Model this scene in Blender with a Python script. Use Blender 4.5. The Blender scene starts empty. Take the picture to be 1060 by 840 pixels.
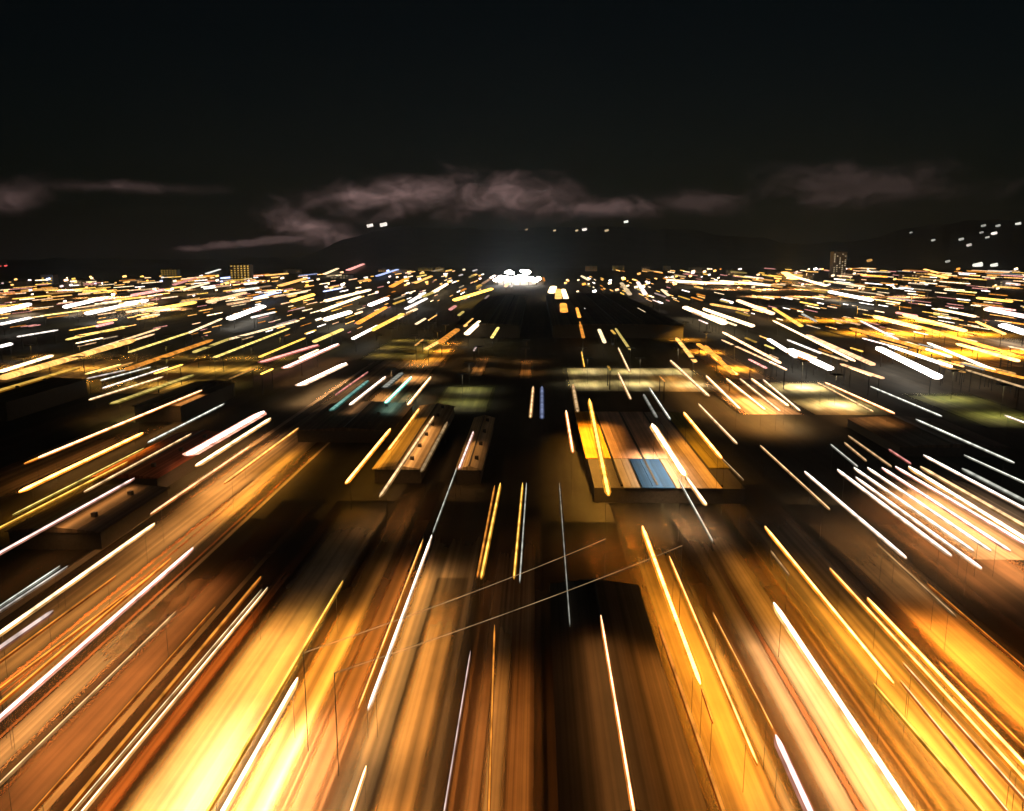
import bpy, bmesh, math, random
from mathutils import Vector
random.seed(11)
R = math.radians
S = bpy.context.scene
COL = S.collection

# ------------------------------------------------------------------ camera
cd = bpy.data.cameras.new('camera'); cam = bpy.data.objects.new('camera', cd); COL.objects.link(cam)
cd.sensor_fit = 'HORIZONTAL'; cd.sensor_width = 36.0; cd.lens = 28.6
cd.clip_start = 0.5; cd.clip_end = 60000
cam.location = (0, 0, 60)
cam.rotation_euler = (R(90 - 10.76), 0, R(1.67))
S.camera = cam

HAZE = 6.5e-5
# ------------------------------------------------------------------ exposure
S.view_settings.view_transform = 'Standard'; S.view_settings.look = 'None'
S.view_settings.exposure = 0.0; S.view_settings.gamma = 1.0
S.render.engine = 'CYCLES'
S.cycles.use_denoising = True
S.cycles.max_bounces = 4; S.cycles.diffuse_bounces = 2; S.cycles.glossy_bounces = 2
S.cycles.volume_bounces = 0
S.cycles.sample_clamp_indirect = 3.0
S.cycles.caustics_reflective = False; S.cycles.caustics_refractive = False

# ------------------------------------------------------------------ night sky with city-lit clouds
W = bpy.data.worlds.new('World'); S.world = W; W.use_nodes = True
nt = W.node_tree; N = nt.nodes; L = nt.links; N.clear()
def nd(t, **k):
    n = N.new(t)
    for a, v in k.items(): setattr(n, a, v)
    return n
def M(op, a, b=None, c=None, clamp=False):
    n = nd('ShaderNodeMath', operation=op, use_clamp=clamp)
    for i, v in enumerate((a, b, c)):
        if v is None: continue
        if isinstance(v, (int, float)): n.inputs[i].default_value = v
        else: L.new(v, n.inputs[i])
    return n.outputs[0]
out = nd('ShaderNodeOutputWorld'); bg = nd('ShaderNodeBackground')
sky = nd('ShaderNodeTexSky', sky_type='NISHITA'); sky.sun_disc = False
sky.sun_elevation = R(4); sky.sun_rotation = R(200); sky.air_density = 1.0
tc = nd('ShaderNodeTexCoord'); sp = nd('ShaderNodeSeparateXYZ'); L.new(tc.outputs['Generated'], sp.inputs[0])
az = M('ARCTAN2', sp.outputs[0], sp.outputs[1]); el = M('ARCSINE', sp.outputs[2])
cmb = nd('ShaderNodeCombineXYZ'); L.new(M('MULTIPLY', az, 11.0), cmb.inputs[0]); L.new(M('MULTIPLY', el, 25.0), cmb.inputs[1])
nz = nd('ShaderNodeTexNoise'); nz.inputs['Scale'].default_value = 1.0; nz.inputs['Detail'].default_value = 6; nz.inputs['Roughness'].default_value = .55; nz.inputs['Distortion'].default_value = .9
L.new(cmb.outputs[0], nz.inputs['Vector'])
cmb2 = nd('ShaderNodeCombineXYZ'); L.new(M('MULTIPLY', az, 26.0), cmb2.inputs[0]); L.new(M('MULTIPLY', el, 46.0), cmb2.inputs[1]); cmb2.inputs[2].default_value = 3.7
nz2 = nd('ShaderNodeTexNoise'); nz2.inputs['Scale'].default_value = 1.0; nz2.inputs['Detail'].default_value = 5; nz2.inputs['Distortion'].default_value = 1.4
L.new(cmb2.outputs[0], nz2.inputs['Vector'])
warp = M('MULTIPLY', M('SUBTRACT', nz.outputs[0], .5), 1.5)
warp2 = M('MULTIPLY', M('SUBTRACT', nz2.outputs[0], .5), 1.0)
def cloud(a0, e0, ra, re, slope, amp, edge=.9):
    da = M('DIVIDE', M('SUBTRACT', az, a0), ra)
    de = M('DIVIDE', M('SUBTRACT', M('SUBTRACT', el, e0), M('MULTIPLY', M('SUBTRACT', az, a0), slope)), re)
    d = M('SQRT', M('ADD', M('MULTIPLY', da, da), M('MULTIPLY', de, de)))
    v = M('ADD', M('MULTIPLY', M('SUBTRACT', 1.0, d), 1.2), M('ADD', warp, warp2))
    v = M('DIVIDE', v, edge, clamp=True)
    return M('MULTIPLY', M('MULTIPLY', v, v), amp)
banks = [cloud(-.155, .066, .17, .030, .10, 1.0, 1.45), cloud(-.045, .064, .16, .036, -.03, 1.0, 1.45), cloud(.085, .050, .11, .018, 0, .40),
         cloud(-.27, .028, .065, .026, -.25, .8, 1.2), cloud(-.33, .010, .10, .007, .1, .30, .7), cloud(-.57, .054, .06, .024, .25, .42, 1.5), cloud(-.47, .068, .13, .010, 0, .25, 1.4),
         cloud(.36, .070, .16, .035, 0, .12), cloud(.18, .055, .10, .02, 0, .15)]
tot = banks[0]
for b in banks[1:]: tot = M('MAXIMUM', tot, b)
tot = M('MULTIPLY', tot, M('ADD', .55, M('MULTIPLY', nz2.outputs[0], .9)))
# glow of the town in the low air
glow = M('MULTIPLY', M('POWER', 2.718, M('MULTIPLY', M('ABSOLUTE', el), -30.0)), .0045)
tint = nd('ShaderNodeMix', data_type='RGBA', blend_type='MULTIPLY'); tint.inputs[0].default_value = 1
L.new(sky.outputs[0], tint.inputs[6]); tint.inputs[7].default_value = (.62, .92, 1.15, 1)
skyS = nd('ShaderNodeVectorMath', operation='SCALE'); L.new(tint.outputs[2], skyS.inputs[0]); skyS.inputs['Scale'].default_value = .0012
cl = nd('ShaderNodeVectorMath', operation='SCALE'); cl.inputs[0].default_value = (.27, .165, .155); L.new(tot, cl.inputs['Scale'])
gl = nd('ShaderNodeVectorMath', operation='SCALE'); gl.inputs[0].default_value = (1, .74, .66); L.new(glow, gl.inputs['Scale'])
ad = nd('ShaderNodeVectorMath', operation='ADD'); L.new(skyS.outputs[0], ad.inputs[0]); L.new(cl.outputs[0], ad.inputs[1])
ad2 = nd('ShaderNodeVectorMath', operation='ADD'); L.new(ad.outputs[0], ad2.inputs[0]); L.new(gl.outputs[0], ad2.inputs[1])
L.new(ad2.outputs[0], bg.inputs['Color']); bg.inputs['Strength'].default_value = 1.0
L.new(bg.outputs[0], out.inputs['Surface'])

# faint moon, same direction as the sky's sun
sl = bpy.data.lights.new('moon', 'SUN'); sl.energy = .004; sl.angle = R(.5); sl.color = (1, .95, .86)
so = bpy.data.objects.new('moon', sl); COL.objects.link(so); so.rotation_euler = (R(60), 0, R(-20))

# ------------------------------------------------------------------ the place in metres
LINES = [
(-61.79,81.29,-62.06,138.79,7,0.59,'pinkwhite',3,1.2,'pinkish white light line, over the orange road in the lower left corner, beside red streaks',None),
(-75.49,101.18,-75.24,151.76,7,0.69,'cream',3,1.2,'cream light line, along the upper kerb of the orange road at the left edge',None),
(-63.79,84.2,-63.81,133.53,7,0.27,'orange',2,0,'orange light line, reddish one hugging the pink white line in the lower left',None),
(-66.09,87.44,-63.94,124.11,7,0.19,'orange',2,0,'orange light line, thin one on the orange road in the lower left',None),
(-70.38,93.72,-69.52,125.57,7,0.2,'orange',1,0,'orange light line, faint thin one under the cream road light at the left edge',None),
(-54.15,70.17,-53.63,112.37,7,0.21,'tan',2,0.6,'tan light line, thin one below the pink white line in the lower left corner',None),
(-72.85,97.28,-72.19,112.17,7,0.6,'pinkwhite',1,0,'pinkish white light line, short soft one at the left edge under the cream road light',None),
(-80.21,108.02,-79.93,129.49,7,0.27,'white',1,0,'white light line, lower of two fine parallel lines at the left edge',None),
(-81.26,109.56,-81.26,129.45,7,0.27,'grey',2,0,'pale grey light line, upper of two fine parallel lines at the left edge',None),
(-95.68,130.49,-95.17,183.99,7,0.61,'pinkwhite',2,0.4,'pinkish white light line, long one running out at the left edge below the red roof',None),
(-43.49,66.41,-42.78,121.6,7,0.21,'cream',3,0.3,'cream light line, right hand of a fine twin pair beside the glaring yellow yard',None),
(-44.4,66.67,-43.46,120.82,7,0.15,'cream',2,0,'cream light line, left hand of a fine twin pair beside the glaring yellow yard',None),
(-45.02,66.5,-45.31,125.86,7,0.44,'orange',1,0.5,'orange light line, dull wide one along the dark brown strip left of the twin pair',None),
(-48.23,66.08,-48.36,114.21,7,0.14,'orange',1,0,'orange light line, hair thin one across the brown strip in the lower left',None),
(-29.93,66.26,-29.84,93.71,7,0.55,'creamwhite',4,6.5,'creamy white light line, blazing short one at the bottom edge over the yellow yard',None),
(-31.41,66.24,-31.33,124.66,7,0.38,'yellow',2,1.9,'yellow light line, long one along the right rim of the glaring yellow yard',None),
(-19.54,87.15,-19.52,146.69,7,0.37,'white',3,0.7,'white light line, bright half of the tall pair left of the picture centre',None),
(-20.68,87.12,-20.88,144.54,7,0.29,'amber',2,1,'amber light line, golden half of the tall pair left of the picture centre',None),
(-19.53,148.31,-19.45,195.86,7,0.24,'grey',1,0,'pale grey light line, hair thin one leading down to the tall white line',None),
(-8.57,66.81,-8.56,101.41,7,0.17,'pinkwhite',1,0.35,'pinkish white light line, slim solitary one between two slanting cables and the bottom edge',None),
(-4.17,66.9,-5.7,109.29,7,0.25,'orange',1,0.35,'orange light line, faint upright one in the tan paving at the bottom centre',None),
(-17.53,66.65,-17.51,76.2,7,0.29,'cream',3,2.6,'cream light line, small one cut by the bottom edge on deep orange ground',None),
(-8.8,126.52,-8.02,182.43,7,0.54,'yellow',2,0,'yellow light line, bolder of two upright ones above the slanting cables',None),
(-9.47,126.91,-9.25,180.01,7,0.37,'orange',1,0,'orange light line, dimmer of two upright ones above the slanting cables',None),
(-3.38,126.68,-2.85,182.58,7,0.41,'yellow',2,0,'yellow light line, upright one crossing the upper slanting cable',None),
(-2.39,125.11,-1.95,182.61,7,0.24,'grey',1,0,'pale grey light line, pale twin hugging the yellow upright line at centre',None),
(20.76,93.78,21.11,152.85,7,0.78,'amber',4,0.6,'amber light line, boldest one just right of centre, pointing down to the bottom',None),
(20.56,85.51,20.74,93.09,7,0.2,'orange',2,0,'orange light line, short thin tail below the bold golden line',None),
(23.59,77.89,23.84,137,7,0.36,'amber',3,0.8,'amber light line, long slim one over the amber forecourt right of centre',None),
(27.04,84.35,26.68,114.38,7,0.18,'amber',2,0.9,'amber light line, fine one on the right side of the amber forecourt',None),
(9.05,62.77,9.22,105.45,10.5,0.34,'peach',3,0.22,'peach light line, lone steep one over the dark shed roof at bottom centre',None),
(5.17,109.6,5.69,182.83,7,0.19,'grey',0,0,'pale grey light line, barely visible upright one in the dark at centre',None),
(29.43,128.66,30.17,166.5,13,0.22,'grey',2,0,'pale grey light line, hair thin one below the coloured market roof',None),
(17.17,63.48,16.8,102.71,10.5,0.38,'orange',1,0.6,'orange light line, dull broad one along the dark shed',None),
(44.93,94.72,45.14,153.55,7,0.54,'amber',4,0.9,'amber light line, long golden one starting under the dark field on the right',None),
(36.45,68.3,36.74,118.08,7,0.89,'creamwhite',4,1.3,'creamy white light line, thickest and brightest one in the lower right',None),
(50.17,73.67,50.27,132.42,7,0.46,'amber',3,1.2,'amber light line, left one of the golden pair running off the right edge',None),
(51.67,76.16,51.82,120.29,7,0.52,'amber',4,1.2,'amber light line, right one of the golden pair running off the right edge',None),
(26.64,67.79,26.99,83.04,7,0.78,'pinkwhite',2,0.7,'pinkish white light line, stubby soft one at the bottom edge below the thickest line',None),
(62.35,114.12,63.12,144.43,7,0.18,'tan',1,0,'tan light line, hair thin one under the white bars on the right',None),
(48.41,70.76,48.4,99.92,7,0.24,'peach',2,0.4,'peach light line, upper of two thin ones in the lower right corner',None),
(45.7,69,46.08,95.45,7,0.21,'peach',2,0.2,'peach light line, lower of two thin ones in the lower right corner',None),
(53.52,79.18,53.21,100.06,7,0.2,'orange',3,2,'orange light line, fine one in the orange strip in the lower right corner',None),
(63.56,95.41,63.78,126.25,7,0.17,'orange',1,3.6,'orange light line, faint added one to light the orange strip on the right',None),  # line added to light the ground strip below it
(43.53,68.72,42.42,94.41,7,0.37,'yellow',2,2.2,'yellow light line, broad soft one between thickest line and the corner',None),
(42.47,129.24,42.56,140.38,7,0.19,'tan',1,0,'tan light line, tiny one beside the long golden line on the right',None),
(-127.18,197.49,-126.84,301.58,8,0.92,'peach',3,0.6,'peach light line, long one above the bold amber line on the left',None),
(-127.17,192.7,-127.26,256.55,8,0.49,'orange',2,0,'orange light line, thin companion below the long peach line on the left',None),
(-113.39,169.07,-114.25,228.19,8,1.17,'amber',4,1.3,'amber light line, bold glowing one near the left edge',None),
(-107.13,216.2,-107.87,274.21,8,0.53,'grey',2,0,'pale grey light line, pale one between the long peach line and the red roof',None),
(-99.15,169.49,-99.65,227.34,8,0.48,'tan',2,0,'tan light line, one ending beside the red roof',None),
(-104.75,153.3,-105.01,209.52,8,0.32,'olive',2,0,'olive yellow light line, fine one below the bold amber line on the left',None),
(-104.35,143.11,-104.34,199.07,7,0.38,'yellow',2,0,'yellow light line, fine one reaching the left edge under the bold amber line',None),
(-83.6,192.11,-83.81,250.01,8,1.42,'cream',3,1.6,'cream light line, one just under the widest white light line on the left',None),
(-77.32,154.71,-77.24,212.54,8,0.6,'peach',2,1.6,'peach light line, upper one on the orange road left of centre',None),
(-70.92,177.15,-70.83,236.05,8,0.63,'amber',2,1.6,'amber light line, lower one on the orange road left of centre',None),
(-43.14,177.96,-43.13,235.51,8,0.89,'amber',4,0.4,'amber light line, bold slanted one in the dark left of centre',None),
(-39.01,209.29,-38.99,267.41,8,0.77,'amber',3,0.3,'amber light line, smaller slanted one in the dark left of centre',None),
(-33.46,167.82,-32.51,254.57,8,0.8,'tan',2,0.3,'tan light line, long one on the tan roof left of centre',None),
(-27.33,188.37,-27.21,245.73,8,0.93,'tan',0,0,'tan light line, dull one right of the tan roof',None),
(-18.52,191.28,-18.1,232.28,8,0.68,'pinkwhite',2,0.2,'pinkish white light line, short one left of the small tan roof',None),
(-43.97,274.27,-44.07,337.94,8,0.98,'cream',3,0.2,'cream light line, short one beside the dim green field',None),
(-52.28,277.66,-52.21,337.7,8,1.31,'teal',3,0.3,'sea green light line, sea green one of the cool cluster left of centre','cool coloured light lines left of centre'),
(-63.93,273.69,-63.2,337.38,8,1.11,'white',3,0.2,'white light line, white one of the cool cluster left of centre','cool coloured light lines left of centre'),
(-73.57,292.56,-73.36,351.05,8,0.69,'pink',1,0,'salmon pink light line, pinkish one of the cool cluster left of centre','cool coloured light lines left of centre'),
(-68.01,263.19,-68.41,326.81,8,1.56,'teal',0,0,'sea green light line, dim green one of the cool cluster left of centre','cool coloured light lines left of centre'),
(-58.62,310.28,-58.08,348.61,8,2.44,'grey',0,0,'pale grey light line, dim grey one of the cool cluster left of centre','cool coloured light lines left of centre'),
(-186.09,328.51,-180.48,363.05,8,0.74,'white',1,0,'white light line, topmost of three fine rows on the left','three fine light rows on the left'),
(-177.78,323.62,-175.63,363.19,8,0.74,'grey',2,0,'pale grey light line, middle of three fine rows on the left','three fine light rows on the left'),
(-167.01,304.85,-167.69,363.43,8,0.86,'white',2,0,'white light line, lowest of three fine rows on the left','three fine light rows on the left'),
(-158.78,280.19,-156.81,334.65,8,0.99,'cream',2,0.3,'cream light line, one directly below the three fine rows on the left',None),
(-202.68,286.4,-208.26,362.24,8,3.45,'yellow',1,1,'yellow light line, broad soft one at the left edge above the dark block',None),
(-147.05,273.07,-146.45,340.41,8,2.61,'olive',1,0.8,'olive yellow light line, broad greenish one below the three fine rows',None),
(-93.35,313.9,-89.56,378.75,8,3.29,'white',4,1.8,'white light line, blazing fat one at the head of the orange road',None),
(-113.84,361.87,-112.69,459.58,8,3.43,'pinkwhite',3,0.4,'pinkish white light line, fat one just above the blazing white one on the left',None),
(-130.83,380.94,-122.98,454.41,8,3.95,'pink',2,0.2,'salmon pink light line, salmon fat one beside the two fat white ones',None),
(-1.56,253.93,-0.85,314.26,8,0.91,'tan',2,0,'tan light line, short upright one at centre below the small orange lot',None),
(2.12,252.51,2.56,314.36,8,1.2,'blue',0,0,'blue light line, dim bluish upright one at centre',None),
(9,188.54,9.24,239.94,13,0.69,'peach',3,0.2,'peach light line, upright one on the left flank of the market hall',None),
(14.49,154.27,17.45,259.68,13,1.04,'yellow',3,1.8,'yellow light line, left one of the two across the coloured market roof',None),
(32,168.81,32.32,221.17,13,1.64,'creamwhite',4,2.2,'creamy white light line, blazing one across the coloured market roof',None),
(32.38,148.58,32.07,168.05,13,0.68,'cream',3,0,'cream light line, tail of the blazing market light',None),
(-90.23,202.57,-89.59,260.9,8,3.21,'pinkwhite',4,0.8,'pinkish white light line, widest one on the left, above the red roof',None),
(12.65,238.54,13.43,288.71,13,1.12,'tan',1,0,'tan light line, short one above the left flank of the market hall',None),
(22.33,368.97,24.2,427.21,8,0.63,'yellow',2,0,'yellow light line, tiny upright one above the pale field',None),
(41.34,354.39,45.26,445.28,8,0.84,'cream',2,0,'cream light line, small one above the pale field right of centre',None),
(34.18,287.74,35.98,351.36,8,0.84,'cream',2,0,'cream light line, one across the pale field right of centre',None),
(38.46,227.94,39.94,283.16,13,0.54,'grey',2,0,'pale grey light line, one between the pale field and the market hall',None),
(35.01,230.58,36.13,269.28,13,0.79,'grey',0,0,'pale grey light line, dim one between the pale field and the market hall',None),
(43.16,184.01,44.07,237.98,13,0.9,'amber',4,0.5,'amber light line, golden one on the right flank of the market hall',None),
(43.64,165.42,43.19,183.12,13,0.22,'tan',1,0,'tan light line, hair thin tail under the golden market light',None),
(50.24,198.66,51.11,252.18,13,0.6,'cream',2,0.2,'cream light line, slim one right of the golden market light',None),
(60.53,161.86,61.36,217.7,8,0.41,'tan',2,0,'tan light line, long faint one left of the white bars','white light bars over the lot on the right'),
(63.42,294.53,65.37,393.65,8,1.45,'cream',2,0.8,'cream light line, one over the right end of the pale field',None),
(68.78,270.55,72.47,344.04,8,0.97,'cream',3,0.3,'cream light line, one left of the fan of pale lines',None),
(86.26,347.2,89.45,412.95,8,1.97,'amber',4,0.5,'amber light line, bright golden one above the fan of pale lines',None),
(76.75,269.09,79.25,336.25,8,0.96,'cream',3,1.5,'cream light line, first one in the fan of pale lines','fan of pale light lines on the right'),
(80.93,265.87,84.86,336.41,8,0.95,'cream',2,1.5,'cream light line, second one in the fan of pale lines','fan of pale light lines on the right'),
(86.59,276.29,89.67,336.55,8,1.29,'cream',3,1.5,'cream light line, third one in the fan of pale lines','fan of pale light lines on the right'),
(87.83,267.73,93.77,334.09,8,0.95,'creamwhite',2,0.9,'creamy white light line, fourth one in the fan of pale lines','fan of pale light lines on the right'),
(117.13,263.68,116.61,327.22,8,0.93,'peach',3,0.4,'peach light line, peach one along the tan field on the right',None),
(111.52,266.77,113.5,327.13,8,0.62,'tan',2,0.3,'tan light line, thin one along the tan field on the right',None),
(65.45,137.75,66.04,194.73,7,0.54,'white',3,0.2,'white light line, leftmost one of the white bars','white light bars over the lot on the right'),
(73.91,138.93,74.74,196.78,7,0.63,'white',3,0.2,'white light line, second one of the white bars','white light bars over the lot on the right'),
(76.09,133.17,76.57,189.84,7,0.52,'white',3,0.2,'white light line, third and lowest reaching one of the white bars','white light bars over the lot on the right'),
(79.09,141.45,79.5,198.75,7,0.55,'white',3,0.2,'white light line, fourth one of the white bars','white light bars over the lot on the right'),
(82.23,141.54,82.87,198.85,7,0.55,'white',3,0.2,'white light line, fifth one of the white bars','white light bars over the lot on the right'),
(85.7,141.64,86.48,198.95,7,0.64,'pinkwhite',3,0.3,'pinkish white light line, sixth one of the white bars','white light bars over the lot on the right'),
(90.55,139.78,90.25,199.99,7,0.64,'pinkwhite',3,0.4,'pinkish white light line, seventh one of the white bars','white light bars over the lot on the right'),
(91.86,142.02,93.64,200.09,7,1.43,'creamwhite',3,1,'creamy white light line, fat last one of the white bars','white light bars over the lot on the right'),
(96.18,149.07,96.54,200.17,7,1.1,'tan',2,0.8,'tan light line, tan one on top of the fat white bar',None),
(79.29,195.94,80.97,219.4,8,0.35,'grey',1,0,'pale grey light line, first of three faint ones above the white bars',None),
(83.67,201.7,85.53,221.82,8,0.45,'tan',1,0,'tan light line, second of three faint ones above the white bars',None),
(87.6,196.19,89.76,230.35,8,0.45,'tan',1,0,'tan light line, third of three faint ones above the white bars',None),
(93.6,199.14,94.49,214.26,8,0.44,'pink',1,0,'salmon pink light line, short pinkish one above the white bars',None),
(102.68,159.75,102.78,212.15,7,0.59,'white',3,0.2,'white light line, solitary one above the fat white bar at the right edge',None),
(114.4,178.97,113.51,212.46,7,0.42,'grey',2,0,'pale grey light line, upper of two grey ones at the right edge',None),
(105.82,164.92,105.99,198.6,7,0.96,'grey',1,0.2,'pale grey light line, lower broader of two grey ones at the right edge',None),
(130.24,259.32,131.05,318.11,8,0.61,'grey',2,0,'pale grey light line, pale one left of the olive field',None),
(119.87,200.85,119.79,254.44,8,0.58,'grey',2,0,'pale grey light line, long pale one below the olive field',None),
(150.78,239.15,151.23,261.49,8,0.63,'white',2,0,'white light line, short one at the right edge by the olive field',None)]
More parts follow.
